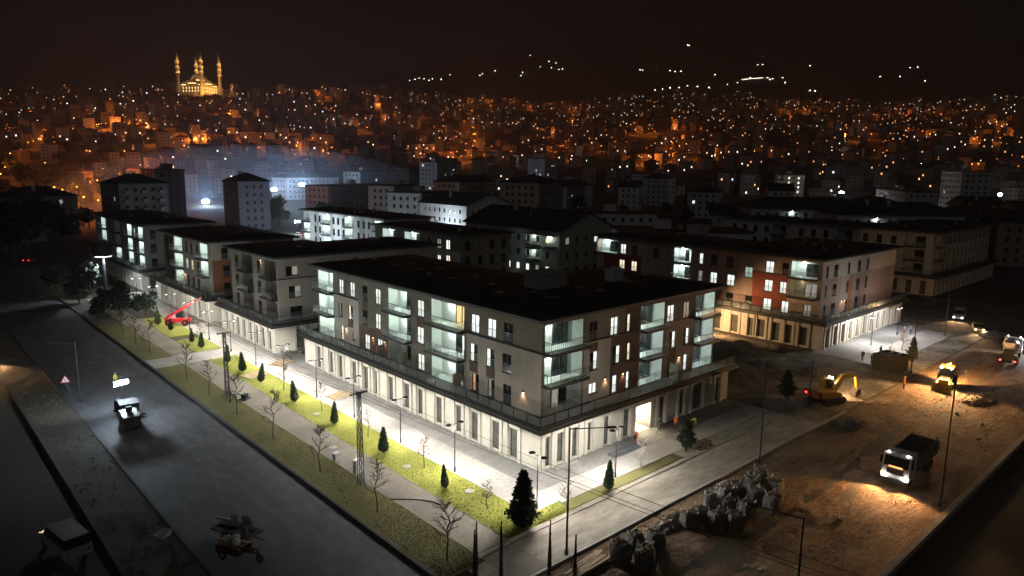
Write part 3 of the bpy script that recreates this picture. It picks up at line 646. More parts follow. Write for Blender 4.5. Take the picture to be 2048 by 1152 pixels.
I_, _ = block('apartment_block', 'far unlit block with rust-red panels beside the dark corner street', 205, 20, 240, 70, 17, 19, auto(20, 70, 3.6, ((22, 26),), .0), auto(205, 240, 3.5, (), .02), shops(19, 70), shops(204, 240),
    [M_grey, M_grey, M_red], z0, lambda u, z: 2 if (z < 11.4 and 207 < u < 212 or 220 < u < 226) else 0, cutR=((207, 212, 220, 226), (11.4,)), det=False)
K_, _ = block('apartment_block', 'dim olive block with two glowing top balconies behind the corner block', 45, 70, 59, 104, 14, 34,
    [('L', 95, 100.5, 2, M_lampb, '-', 'glass'), ('L', 85, 91, 2, M_lampb, '-', 'glass'), ('w', 81, 2, 1.4, None), ('w', 77.6, 2, 1.4, 'd'), ('w', 74.4, 2, 1.4, 'c'), ('w', 77.6, 1, 1.2, 'c', 1.2, .6), ('w', 74.4, 1, 1.4, 'w'), ('w', 74.4, 0, 1.4, 'w'), ('w', 82, 1, 1.4, None), ('w', 88, 1, 1.4, None)],
    auto(45, 59, 3.4, (), 0), shops(69, 105), shops(44, 59), [M_taupe, M_logg, M_cream], lambda u, z: 2 if z < 11.4 and u < 84 else 0, z0, ((84,), (11.4,)), det=False)
H_, _ = block('apartment_block', 'pale block washed in cold white floodlight near the far construction lamps', 55, 116, 70, 164, 15, 48, auto(116, 164, 2.9, ((117, 120.5), (133, 137), (146, 150), (159, 163)), .04, M_lampb, 'cd'), auto(55, 70, 3, (), 0), shops(115, 165), shops(54, 70), [M_white, M_logg, M_grey], lambda u, z: 2 if (u % 9) < 3 else 0, z0, ([117, 120, 126, 129, 135, 138, 144, 147, 153, 156, 162], ()), det=False)
# ------------------------------------------------------------------ smaller houses and blocks with gable, hip or flat roofs
WIN_SM = {}
def winmesh(w, h, k):
    key = (w, h, k)
    if key not in WIN_SM:
        b = MB(); b.box(-w/2-.06, -.02, -.06, w/2+.06, .06, 0, 0).box(-w/2, -.06, 0, w/2, -.04, h, 1).box(-.03, -.038, 0, .03, .01, h, 0).box(-w/2-.05, -.05, h, w/2+.05, .05, h+.06, 0)
        WIN_SM[key] = b.mesh('window', [M_frame, M_L[k] if k else M_dark])
    return WIN_SM[key]
def wmesh_balc():
    if 'b' not in WIN_SM: WIN_SM['b'] = MB().box(-1.2, 0, -.16, 1.2, 1.1, 0, 0).box(-1.2, 1.04, 0, 1.2, 1.08, .95, 1).box(-1.2, 0, 0, -1.16, 1.04, .95, 1).box(1.16, 0, 0, 1.2, 1.04, .95, 1).mesh('balcony', [M_grey, M_rail])
    return WIN_SM['b']
def townhouse(name, label, cat, loc, w, d, floors, rot=0.0, roof='hip', wallm=M_grey, roofm=M_roof, plit=.04, fh=3.1, step=3.0, rh=3.2, group=None, kinds='cwd', gable_front=True, balc=None, sides=('f', 'l', 'r', 'b')):
    """local frame: front faces -y"""
    root = thing(name, label, cat, loc, rot, group)
    H = floors*fh+.6; W = MB(); hw, hd = w/2, d/2
    for key, fac, half in (('f', Fac('x', -hd, -1), hw), ('l', Fac('y', -hw, -1), hd), ('r', Fac('y', hw, 1), hd), ('b', Fac('x', hd, 1), hw)):
        holes = []
        if key in sides:
            n = max(1, int((2*half-1.4)/step))
            for k in range(n):
                u = (k-(n-1)/2)*step
                for fl in range(floors):
                    z = .9+fl*fh; h = 1.5
                    holes.append((u-.55, u+.55, z, z+h, .16, None, None))
                    lit = rng.choice(kinds) if rng.random() < plit else None
                    place('window', winmesh(1.1, h, lit), root, fac.P(u, -.1, z), fac.rot)
        wall(W, fac, -half, half, -.3, H, holes)
    if roof == 'gable':   # ridge along y, gables on the short faces
        for s in (-1, 1): W.face([(-hw, s*hd, H), (hw, s*hd, H), (0, s*hd, H+rh)], 0)
    W.build('wall', [wallm], root)
    R = MB(); e = .7
    if roof == 'gable':
        sl = rh/hw
        for s in (-1, 1):
            A = [(s*(hw+e), -hd-e, H-e*sl), (s*(hw+e), hd+e, H-e*sl), (0, hd+e, H+rh), (0, -hd-e, H+rh)]
            R.face([(x, y, z+.22) for x, y, z in A]); R.face([(x, y, z+.04) for x, y, z in A])
            for p, q in zip(A, A[1:]+A[:1]): R.face([(p[0], p[1], p[2]+.04), (q[0], q[1], q[2]+.04), (q[0], q[1], q[2]+.22), (p[0], p[1], p[2]+.22)])
    elif roof == 'hip':
        m = min(hw, hd); P0 = [(-hw-e, -hd-e), (hw+e, -hd-e), (hw+e, hd+e), (-hw-e, hd+e)]; ix, iy = max(hw-m, .15), max(hd-m, .15)
        P1 = [(-ix, -iy), (ix, -iy), (ix, iy), (-ix, iy)]; R.loft(P0, H, P0, H+.2, 0, bottom=True, top=False); R.loft(P0, H+.2, P1, H+.2+rh, 0)
    else:
        P0 = [(-hw-.4, -hd-.4), (hw+.4, -hd-.4), (hw+.4, hd+.4), (-hw-.4, hd+.4)]; R.loft(P0, H, P0, H+.45, 0, bottom=True)
    rf = R.build('roof', roofm, root)
    for k in range(2):
        x = rng.uniform(-hw*.5, hw*.5); y = rng.uniform(-hd*.5, hd*.5); zt = H+(rh if roof != 'flat' else .5)
        MB().box(x-.45, y-.45, H+.2, x+.45, y+.45, zt+.7).box(x-.55, y-.55, zt+.702, x+.55, y+.55, zt+.85).build('chimney', M_grey, rf)
    # plain balconies, aerials and roof boxes so that no two blocks read alike
    rb = random.Random(str(loc)); nb = max(1, int((w-1.4)/step)); facf = Fac('x', -hd, -1)
    for k in range(nb):
        if rb.random() < .3:
            u = (k-(nb-1)/2)*step
            for fl in range(1, floors):
                bm_ = wmesh_balc(); place('balcony', bm_, root, facf.P(u, 0, fl*fh+.55), facf.rot)
    for k in range(3): x = rb.uniform(-hw*.7, hw*.7); y = rb.uniform(-hd*.6, hd*.6); MB().cyl((x, y, H), (x, y, H+(rh if roof != 'flat' else .4)+rb.uniform(1, 2.4)), .05, .03, 5).build('aerial', M_galv, rf)
    if roof == 'flat': x = rb.uniform(-hw*.5, hw*.5); MB().box(x-2, -1.5, H+.45, x+2, 1.5, H+2.6).box(x-2.2, -1.7, H+2.602, x+2.2, 1.7, H+2.75).build('stair_core', wallm, rf)
    if balc:
        for (u, fl, side) in balc:
            fac = Fac('x', -hd, -1) if side == 'f' else Fac('y', -hw, -1)
            z = fl*fh+.3; b = MB(); b.box(-2.2, 0, -.2, 2.2, 1.3, 0, 0).box(-2.2, 1.22, 0, 2.2, 1.28, 1.0, 1).box(-2.2, .02, 2.5, 2.2, 1.3, 2.62, 0)
            s = place('balcony', b.mesh('balcony', [M_canopy, M_glass]), root, fac.P(u, 0, z), fac.rot)
            place('ceiling_lamp', MB().lathe([(0, 0), (.18, 0), (.18, .06), (0, .06)], n=8).mesh('ceiling_lamp', M_lampb), s, (0, .6, 2.42), world_coords=False)
    return root
# gabled block behind the corner block
G_ = townhouse('gabled_block', 'grey-green gabled block with lit balconies behind the corner block', 'apartment block', (81, 84, 0), 19, 35, 4, 0, 'gable', mat('wall_green_grey', (.30, .32, .28), .85, .1, .4), M_roof, .22, 3.55, 3.4, 4.0, kinds='cwd',
    balc=[(-9, 3, 'l'), (-9, 2, 'l'), (8, 2, 'l'), (-14.5, 3, 'l')])
townhouse('gabled_block', 'white-lit gabled block with a small round attic vent', 'apartment block', (127, 172, 0), 22, 30, 4, 0, 'gable', M_white, M_roof, .0, 3.5, 3.2, 4.2)
def at(px, r, z=None):
    d = ray(px, 576); h = math.hypot(d.x, d.y); x = CAM.x+d.x/h*r; y = CAM.y+d.y/h*r; return (x, y, tz(x, y) if z is None else z)
wm = [M_grey, mat('town_pale', (.44, .44, .44), .85, .12, .3), mat('town_dark', (.16, .15, .15), .85, .12, .3), M_cream, mat('town_violet', (.12, .12, .15), .85, .12, .3)]
town = [  # name, label, px, r, width, depth, floors, rot(deg), roof, wall, plit
 ('hip_house', 'dark mansion-like house with hipped roof beside the orange-lit road', 285, 300, 18, 14, 6, 12, 'hip', 2, .03),
 ('terraced_block', 'cold-lit block with rows of small windows behind the hipped house', 342, 345, 13, 12, 7, 10, 'flat', 4, .02),
 ('hip_house', 'tall violet-grey house with hipped roof between two white floodlights', 503, 315, 14, 12, 6, 8, 'hip', 4, .0),
 ('school_block', 'long three-storey block with rows of windows and cold lamps on its roof edge', 705, 400, 52, 16, 4, 20, 'flat', 0, .02),
 ('terraced_block', 'pale block with bright floodlit corner beside the white gabled block', 840, 300, 24, 16, 5, 25, 'flat', 1, .0),
 ('terraced_block', 'dim block with rows of tall windows above the pale floodlit corner', 790, 345, 22, 14, 5, 25, 'flat', 1, .0),
 ('hip_house', 'ochre-lit block of tall windows near the glowing street', 930, 390, 38, 16, 5, 20, 'hip', 3, .03),
 ('hip_house', 'big blue-grey house with hipped roof behind the gabled block', 1060, 330, 24, 20, 6, 18, 'hip', 0, .0),
 ('terraced_block', 'low pale-edged block with dark tall windows', 1190, 255, 40, 15, 4, -42, 'flat', 1, .0),
 ('gable_house', 'small gabled house standing alone in the dark', 1253, 420, 15, 12, 4, 30, 'gable', 1, .0),
 ('terraced_block', 'pale top-floor block with large dark windows beside the salmon block', 1352, 190, 34, 14, 4, -43, 'flat', 1, .0),
 ('gable_house', 'gabled block end with wide eaves and dark windows', 1500, 262, 20, 22, 4, -2, 'gable', 0, .0),
 ('terraced_block', 'dark block with one glowing balcony under its roof', 1590, 262, 40, 15, 5, -42, 'hip', 0, .0),
 ('terraced_block', 'dark block with a glowing end balcony beside rooftop dishes', 1760, 245, 38, 15, 5, -42, 'hip', 0, .0),
 ('gable_house', 'white gabled villa with a row of arched windows', 1543, 420, 17, 13, 4, 35, 'gable', 1, .08),
 ('terraced_block', 'low white row with square windows beside the gabled villa', 1660, 415, 46, 14, 3, 40, 'flat', 1, .03),
 ('terraced_block', 'plain grey hall beside the glowing lane', 1790, 440, 40, 16, 4, 40, 'flat', 0, .02),
 ('hip_house', 'dark hipped house below the white row', 1730, 330, 34, 18, 4, 38, 'hip', 2, .0),
 ('gable_house', 'pale pointed-gable house with steep roof', 1930, 350, 16, 14, 4, 42, 'gable', 1, .0),
 ('gable_house', 'pointed-gable chapel-like house beside a white mast', 2030, 330, 18, 14, 4, 45, 'gable', 1, .0),
 ('terraced_block', 'dark row behind the rust-panelled block', 1950, 290, 50, 16, 4, 40, 'hip', 2, .0),
 ('hip_house', 'dark hipped house among trees by the far road', 90, 330, 24, 16, 4, 5, 'hip', 2, .05),
 ('hip_house', 'low dark house by the car tail lights', 30, 300, 20, 14, 3, 0, 'hip', 2, .06),
 ('terraced_block', 'long dark block under the orange hillside lights', 620, 480, 40, 16, 4, 10, 'hip', 0, .06),
 ('terraced_block', 'long unlit roofline behind the blue-grey house', 1130, 420, 50, 16, 4, 25, 'hip', 0, .04),
 ('terraced_block', 'unlit row with hipped roof left of the gabled villa', 1400, 400, 50, 16, 4, 30, 'hip', 0, .03),
 ('terraced_block', 'unlit row right behind the small gabled house', 1310, 470, 44, 16, 5, 30, 'hip', 0, .06),
 ('terraced_block', 'dim block above the school roof lamps', 750, 500, 40, 16, 5, 15, 'flat', 0, .08),
 ('terraced_block', 'tall dim block by the pale glowing stadium wall', 880, 520, 26, 16, 7, 15, 'flat', 0, .10),
 ('terraced_block', 'tall dim slab among white windows', 1080, 540, 22, 14, 8, 20, 'flat', 0, .10),
 ('terraced_block', 'lit flats with rows of warm windows above the gabled villa', 1560, 560, 44, 14, 5, 35, 'flat', 3, .35),
 ('terraced_block', 'tall unlit tower block on the valley edge', 1905, 480, 24, 16, 7, 40, 'flat', 0, .03)]
for nm, lb_, px, r, w, d, fl, rt, rf, wi, pl in town:
    townhouse(nm, lb_, 'building', at(px, r), w, d, fl, math.radians(rt), rf, wm[wi], M_roof, pl, 3.2, 3.2, 3.4, balc={1590: [(-6.5, 4, 'f')], 1760: [(-7.5, 4, 'f')], 1352: [(-14, 3, 'f')]}.get(px))
# ================================================================== hillside town
rng = random.Random(5)
M_hw = [mat('hill_wall_a', (.24, .21, .18), .9, .2, .2, rnd=.4), mat('hill_wall_b', (.22, .16, .12), .9, .2, .2, rnd=.4), mat('hill_wall_c', (.28, .26, .24), .9, .2, .2, rnd=.4)]
M_hr = mat('hill_roof_tiles', (.16, .07, .045), .9, .3, .3)
def hw(name, col, s): return mat(name, col, .5, 0, emit=s, ecol=col, sample=False)
M_hl = [hw('hill_win_white', (1, .84, .62), 1.9), hw('hill_win_warm', (1, .52, .20), 1.8), hw('hill_win_orange', (1, .38, .12), 1.6), hw('hill_win_blue', (.9, .92, 1), 2.2)]
protos = []
for k in range(18):
    w, d, fl = rng.uniform(8, 14), rng.uniform(8, 11), rng.choice((2, 2, 3, 3, 4, 5)); h = fl*3+.5
    b = MB(); hwid, hd = w/2, d/2
    b.box(-hwid, -hd, -6, hwid, hd, h, 0)
    e = .5; P0 = [(-hwid-e, -hd-e), (hwid+e, -hd-e), (hwid+e, hd+e), (-hwid-e, hd+e)]
    if rng.random() < .75:
        m = min(hwid, hd); ix, iy = max(hwid-m, .1), max(hd-m, .1); b.loft(P0, h+.01, [(-ix, -iy), (ix, -iy), (ix, iy), (-ix, iy)], h+2.4, 1, bottom=True)
    else: b.loft(P0, h+.01, P0, h+.5, 1, bottom=True)
    for i in range(int(w/3)):
        for j in range(fl):
            u = (i-(int(w/3)-1)/2)*3; z = 1+j*3
            lit = rng.random() < .06
            b.box(u-.55, -hd-.06, z, u+.55, -hd+.02, z+1.3, 2 if not lit else 3+min(3, int(rng.random()**1.6*4)))
    for i in range(int(d/3.2)):
        for j in range(fl):
            u = (i-(int(d/3.2)-1)/2)*3.2; z = 1+j*3
            b.box(-hwid-.06, u-.5, z, -hwid+.02, u+.5, z+1.3, 2 if rng.random() > .05 else 3+rng.randrange(3))
    protos.append((b, b.mesh('hill_house', [M_hw[k % 3], M_hr, M_dark]+M_hl)))
def hill_pt(px, r):
    return at(px, r)
spots = []; tries = 0
while len(spots) < 1500 and tries < 30000:
    tries += 1
    px = rng.uniform(-60, 2110); R = lerp_tab(RDIST, px); r = 520+(R+60-520)*rng.random()**.75
    if px < 340 and r < 850 and rng.random() < .6: continue
    if r < 640 and rng.random() < .5: continue
    p = hill_pt(px, r)
    if all((p[0]-q[0])**2+(p[1]-q[1])**2 > 14**2 for q in spots[-300:]): spots.append((p[0], p[1], p[2], r))
spots.sort(key=lambda s: s[3])
HL = ['plastered hillside house among the orange street lights', 'hipped-roof house on the lit hillside above the town', 'small block of flats stepping up the lit hillside']
V = []; Fc = []; Mi = []
for i, (x, y, z, r) in enumerate(spots):
    k = rng.randrange(18); rot = rng.gauss(-.1, .35)+(0 if rng.random() < .8 else .8)
    if i < 290:
        o = place('hill_house', protos[k][1], None, (x, y, z), rot)
        tag(o, HL[k % 3], 'house', 'houses on the lit hillside '+'abc'[k % 3])
    else:
        b = protos[k][0]; c, s = math.cos(rot), math.sin(rot); off = len(V); mo_ = k % 3
        V += [(x+c*a-s*b_, y+s*a+c*b_, z+q) for a, b_, q in b.v]; Fc += [tuple(off+j for j in f_) for f_ in b.f]; Mi += [(mo_ if m == 0 else m+2) for m in b.m]
b = MB(); b.v = V; b.f = Fc; b.m = Mi
o = b.build('hill_town', M_hw+[M_hr, M_dark]+M_hl); tag(o, 'dense far houses with lit windows covering the upper hillside', 'hillside town', kind='stuff')
# sodium street lamps on the hillside
M_sod = mat('sodium_globe', (1, .5, .15), emit=5.0, ecol=(1, .27, .035), var=0, sample=False)
M_whg = mat('white_globe', (1, .95, .85), emit=5.0, ecol=(1, .95, .85), var=0, sample=False)
def lampmesh(gm):
    b = MB(); b.cyl((0, 0, 0), (0, 0, 7.2), .11, .07, 6, 0); b.cyl((0, 0, 7.2), (1.0, 0, 7.6), .06, .05, 5, 0)
    b.lathe([(.02, -.36), (.3, -.2), (.36, .04), (.22, .25), (.02, .32)], (1.2, 0, 7.4), 8, 1); return b.mesh('street_lamp', [M_metal, gm])
LM = [lampmesh(M_sod), lampmesh(M_whg)]
nl = 0
def hill_lamp(p, kind=0, power=900, light=True):
    global nl
    o = place('street_lamp', LM[kind], None, p, rng.uniform(0, 6.28))
    tag(o, 'orange sodium street lamp on the hillside lanes' if kind == 0 else 'white street lamp on the hillside lanes', 'street lamp', 'orange hillside street lamps' if kind == 0 else 'white hillside street lamps')
    if light: lamp('POINT', 'street_lamp_light', (1.2*0, 0, 8.2), power, (1, .24, .03) if kind == 0 else (1, .93, .82), o, .5)
    nl += 1
SEEN = [(175,226),(320,285),(30,275),(110,285),(95,340),(195,262),(260,256),(250,315),(300,288),(345,285),(400,285),(385,300),(420,290),(450,292),(300,345),(270,350),(240,360),(215,372),(265,372),(180,388),(160,395),(130,402),(510,293),(530,296),(520,306),(585,300),(588,320),(600,240),(640,225),(560,190),(640,190),(655,200),(755,200),(758,215),(620,310),(640,312),(655,318),(635,298),(690,262),(720,255),(735,262),(770,240),(800,262),(810,250),(840,230),(870,260),(885,258),(930,260),(945,260),(948,245),(944,225),(946,205),(985,205),(1028,205),(900,285),(870,300),(855,310),(885,325),(905,325),(920,322),(945,275),(950,290),(946,305),(942,320),(990,310),(985,300),(1060,215),(1110,215),(1140,220),(1160,230),(1160,245),(1155,255),(1120,300),(1125,315),(1090,270),(1190,208),(1100,210),(1280,325),(1300,325),(1270,265),(1310,268),(1200,300),(1350,265),(1355,285),(1360,300),(1340,320),(1400,315),(1420,312),(1510,312),(1560,305),(1570,215),(1575,235),(1610,222),(1650,216),(1500,250),(1690,255),(1735,243),(1795,225),(1810,235),(1815,228),(1880,232),(1925,225),(1990,250),(2005,255),(2000,285),(1980,280),(1760,305),(1770,310),(1715,280),(1740,275),(1805,278),(1820,345),(1940,340),(2040,272),(1955,283),(1860,275),(460,235),(440,225),(480,240),(350,225),(230,225),(60,230),(20,320),(80,290),(15,350),(5,365)]
for (x, y) in SEEN[:128]:
    p = thit(x, y+4)
    if p is not None: hill_lamp((p.x, p.y, p.z), 0, rng.uniform(2000, 7500))
STREETS = [[(945, 196), (943, 240), (950, 290), (942, 326)], [(850, 322), (905, 318), (940, 310)], [(380, 296), (420, 290), (455, 294)], [(500, 304), (520, 288), (535, 300)], [(585, 286), (588, 326)], [(1160, 212), (1155, 260)], [(1030, 196), (1028, 226)], [(985, 198), (980, 232)], [(1350, 262), (1340, 322)], [(95, 402), (170, 392), (240, 366), (305, 340)], [(600, 302), (630, 316), (662, 320)], [(1130, 292), (1120, 328)], [(1270, 270), (1320, 266)], [(1560, 232), (1640, 214)], [(1795, 240), (1830, 224)], [(190, 262), (260, 256), (330, 280)], [(1985, 285), (2010, 250)], [(60, 300), (120, 285)]]
for st in STREETS:
    for (ax, ay), (bx, by) in zip(st, st[1:]):
        n = max(1, int(math.hypot(bx-ax, by-ay)/11))
        for k in range(n):
            t = (k+rng.uniform(-.2, .2))/n; p = thit(ax+(bx-ax)*t, ay+(by-ay)*t)
            if p is not None and nl < 262: hill_lamp((p.x, p.y, p.z), 0, rng.uniform(1500, 4500))
for (x, y) in [(640,178),(720,175),(735,170),(825,200),(1260,207),(1365,200),(1500,186),(1475,182),(1550,245),(1818,212),(1710,200),(1960,202),(2000,200),(230,262),(390,300),(440,305),(690,255),(1030,328),(1145,322),(1415,165),(1840,228),(1690,265),(295,240),(55,210),(190,295),(1665,310),(870,330),(965,250)]:
    p = thit(x, y+3)
    if p is not None: hill_lamp((p.x, p.y, p.z), 1, 900)
# the many further lamps, too small and far to count
V = []; Fc = []; Mi = []
for k in range(1100):
    px = rng.uniform(-40, 2090); R = lerp_tab(RDIST, px); r = 640+(R-640)*rng.random()**.6
    if px < 340 and r < 800: continue
    x, y, z = at(px, r); q = rng.uniform(.16, .3); off = len(V); c = (x, y, z+rng.uniform(4, 8)); m = 0 if rng.random() < .72 else 1
    V += [(c[0]+q, c[1], c[2]), (c[0]-q, c[1], c[2]), (c[0], c[1]+q, c[2]), (c[0], c[1]-q, c[2]), (c[0], c[1], c[2]+q), (c[0], c[1], c[2]-q), (x-.08, y, z), (x+.08, y, z), (x, y+.08, c[2]-q)]
    for f_ in ((0, 2, 4), (2, 1, 4), (1, 3, 4), (3, 0, 4), (2, 0, 5), (1, 2, 5), (3, 1, 5), (0, 3, 5)): Fc.append(tuple(off+t for t in f_)); Mi.append(m)
    Fc.append((off+6, off+7, off+8)); Mi.append(2)
b = MB(); b.v = V; b.f = Fc; b.m = Mi; o = b.build('distant_street_lamps', [M_sod, M_whg, M_metal]); tag(o, 'countless small orange and white lamps on the upper hillside', 'street lamps', kind='stuff')
# lights scattered on the dark mountain: lone farm lamps and a lit quarry terrace
far = [(1060,113),(1098,125),(1112,128),(1103,138),(1118,141),(1080,136),(1125,140),(990,144),(960,153),(965,150),(1042,154),(1045,147),(900,152),(848,160),(865,160),(830,161),(820,163),(838,158),(858,163),(882,161),(795,133),(1280,142),(1285,143),(1340,144),(1350,146),(1362,145),(1430,152),(1515,132),(1525,132),(1620,134),(1500,158),(1620,184),(1630,185),(1570,168),(1565,158),(1545,160),(1540,162),(1535,158),(1820,138),(1835,137),(1375,92),(1378,93),(1760,156),(1800,156),(1850,165),(1418,178),(1395,176),(1375,174),(1358,178),(1340,179),(1325,181),(1310,183),(1455,172),(1475,168)]+[(1484+i*4, 162-i*.35) for i in range(11)]
M_farl = mat('far_lamp', (1, .93, .8), emit=16, ecol=(1, .9, .72), var=0, sample=False)
for i, (x, y) in enumerate(far):
    p = thit(x, y, 1900)
    if p is None: continue
    s = 1.2 if i < 50 else .95
    b = MB(); b.cyl((0, 0, -2), (0, 0, 6), .14, .1, 6, 0); b.lathe([(.05, -s), (s*.8, -s*.6), (s, 0), (s*.7, s*.7), (.05, s)], (0, 0, 6.5), 8, 1)
    if i == 0 or i == 50 or i == len(far)-1: pass
    o = b.build('floodlight_mast', [M_metal, M_farl], None, loc=(p.x, p.y, p.z))
    if x > 1483 and x < 1530 and y > 155: tag(o, 'white lamp in the bright row on the quarry terrace up the mountain', 'floodlight', 'quarry terrace lamps')
    else: tag(o, 'lone white lamp far up the dark mountain slope', 'lamp', 'lone lamps on the dark mountain')
# floodlit mosque on the ridge
def mosque():
    p = thit(400, 188, 900); 
    x, y = p.x, p.y; z = tz(x, y)-1
    ang = math.atan2(y-CAM.y, x-CAM.x)
    root = thing('mosque', 'floodlit golden mosque with four minarets on the hilltop', 'mosque', (x, y, z), ang+math.radians(51.5))
    ms = mat('mosque_stone', (.62, .56, .44), .8, .12, .2); ml = mat('dome_lead', (.36, .37, .38), .55, .15, .3)
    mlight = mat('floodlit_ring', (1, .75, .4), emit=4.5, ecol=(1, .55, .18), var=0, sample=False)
    S = 22
    b = MB(); b.box(-S, -S, -6, S, S, 15); b.box(-S+4, -S+4, 15, S-4, S-4, 20); b.box(-S+7, -S+7, 20, S-7, S-7, 24)
    for s in (-1, 1):
        for k in range(7):
            u = -S+4+k*(2*S-8)/6
            b.box(u-.9, s*S-.35*(s < 0)-.0, 0, u+.9, s*S+.35*(s > 0), 14.2); b.box(s*S-.35*(s < 0), u-.9, 0, s*S+.35*(s > 0), u+.9, 14.2)
    b.build('hall', ms, root)
    wq = mat('mosque_window', (1, .7, .3), emit=1.6, ecol=(1, .62, .22), var=0, sample=False)
    for s in (-1, 1):
        for k in range(6):
            u = -S+4+(k+.5)*(2*S-8)/6
            for zz in (3, 8.5):
                place('window', MB().box(u-.8, s*(S+.02)-.05, zz, u+.8, s*(S+.02)+.05, zz+3).mesh('window', wq), root, (0, 0, 0)); place('window', MB().box(s*(S+.02)-.05, u-.8, zz, s*(S+.02)+.05, u+.8, zz+3).mesh('window', wq), root, (0, 0, 0))
    def dome(r, c, nm, zz):
        pr = [(r*math.cos(t), r*.86*math.sin(t)) for t in np.linspace(0, math.pi/2, 9)]; MB().lathe([(r*1.02, -2.2), (r*1.02, 0)]+pr, (c[0], c[1], zz), 20).cyl((c[0], c[1], zz+r*.86), (c[0], c[1], zz+r*.86+3), .25, .05, 6).build(nm, ml, root, smooth=True)
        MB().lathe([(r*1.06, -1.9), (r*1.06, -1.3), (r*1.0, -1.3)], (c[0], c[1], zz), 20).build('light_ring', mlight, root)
    dome(13, (0, 0), 'dome', 26.5)
    for c in ((0, -15), (0, 15), (-15, 0), (15, 0)): dome(7.5, c, 'semi_dome', 20)
    for c in ((-17, -17), (17, -17), (-17, 17), (17, 17)): dome(4, c, 'small_dome', 17.5)
    for sx, sy in ((-1, -1), (1, -1), (1, 1), (-1, 1)):
        c = (sx*(S+1.5), sy*(S+1.5)); b = MB(); b.lathe([(4.0, -6), (4.0, 12), (2.9, 16), (2.5, 36), (2.4, 36), (2.25, 46), (2.05, 56), (1.9, 64)], (c[0], c[1], 0), 12)
        mn = b.build('minaret', ms, root)
        for zz in (36, 46, 56):
            MB().lathe([(2.2, -2.4), (4.0, 0), (4.0, 1.3), (3.6, 1.3), (3.6, .1), (1.9, .1)], (c[0], c[1], zz), 14).build('balcony', ms, mn)
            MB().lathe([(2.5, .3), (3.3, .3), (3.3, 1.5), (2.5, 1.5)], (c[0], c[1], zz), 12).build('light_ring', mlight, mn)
        MB().lathe([(2.0, 64), (2.2, 64.3), (.7, 71), (.08, 77)], (c[0], c[1], 0), 12).build('cap', ml, mn)
    root.scale = (.92, .92, .84)
    gold = (1, .43, .085)
    for sx, sy, pw in ((-1, -1, 11000), (1, -1, 11000), (-1, 1, 18000), (0, -1, 12000), (-1, 0, 12000)):
        h = lamp('SPOT', 'floodlight', (sx*(S+16), sy*(S+16), 2), pw, gold, root, .6, (-sx*16, -sy*16, 12), 120, .5)
    for sx, sy in ((-1, -1), (1, -1), (1, 1), (-1, 1)):
        c = (sx*(S+1.5), sy*(S+1.5))
        for zz in (13, 37.5, 47.5, 57.5): lamp('POINT', 'minaret_light', (c[0]-4.4*math.cos(math.radians(45)), c[1]-4.4*math.sin(math.radians(45)), zz+.8), 2200, (1, .50, .15), root, .3)
    for a in range(4): lamp('POINT', 'dome_light', (13.5*math.cos(a*1.57), 13.5*math.sin(a*1.57), 25.5), 1500, gold, root, .4)
    return root
mosque()
# cold construction floodlights in the valley
M_cold = mat('cold_flood', (.85, .93, 1), emit=45, ecol=(.82, .92, 1), var=0, sample=False)
def flood_mast(p, h, power, label, size=.8, col=(.78, .90, 1.0)):
    o = thing('floodlight_mast', label, 'floodlight', p)
    MB().cyl((0, 0, 0), (0, 0, h), .16, .12, 6).cyl((-1.2, 0, h), (1.2, 0, h), .08, n=6).build('mast', M_metal, o)
    for s in (-1, 1): MB().lathe([(.05, -size*.5), (size*.5, -size*.3), (size*.6, 0), (size*.5, size*.3), (.05, size*.5)], (s*.7, 0, h+.5), 10).build('lamp_head', M_cold, o)
    lamp('POINT', 'floodlight_light', (0, 0, h+1.6), power, col, o, .5)
for px, py, r, pw, lb_, sz in ((422, 405, 430, 42000, 'bright cold floodlight over the muddy site between hipped houses', 2.2), (557, 381, 430, 30000, 'cold floodlight tucked beside the tall violet-grey house', 1.8), (612, 371, 440, 30000, 'cold floodlight mast at the end of the school block', 2.0)):
    p = at(px, r); flood_mast(p, 30+r*elev(px, py)-p[2], pw, lb_, sz, (.46, .68, 1.0))
flood_mast((40, 146, 0), 6.5, 9000, 'cold floodlight in the lane beside the pale block', .7)
p = at(600, 290); flood_mast(p, 5, 6000, 'low cold work lamp on the muddy lane', .8)
p = at(870, 262); flood_mast(p, 4, 4000, 'work lamp throwing light on the white gabled block', .6)
p = at(1665, 470); flood_mast(p, 9, 7000, 'white floodlight glowing behind the low white row', 2.0, (1, .92, .95))
p = at(1975, 520); flood_mast(p, 8, 6000, 'white floodlight over the far lit yard', 1.8, (1, .95, .9))
for px, r in ((345, 360), (250, 420), (215, 380), (300, 450), (180, 400), (270, 480), (235, 500), (140, 420), (160, 350), (330, 520)):
    hill_lamp(at(px, r), 0, 6000)
M_str = mat('light_strip', (.7, .7, 1), emit=3, ecol=(.75, .72, 1), var=0, sample=False)
for i, (px, py) in enumerate(((722, 375), (735, 385), (790, 413), (722, 388))):
    p = thit(px, py, 200); 
    if p is None: p = hit(px, py)
    o = thing('lighting_rig', 'violet-white light bar on posts in the construction site', 'light bar', p, math.radians(-42), 'violet light bars of the site'); MB().box(-3.2, -.15, 2.6, 3.2, .15, 3.2).build('light_bar', M_str, o); MB().box(-3.0, -.1, 0, -2.8, .1, 2.6).build('post', M_metal, o); MB().box(2.8, -.1, 0, 3.0, .1, 2.6).build('post', M_metal, o)
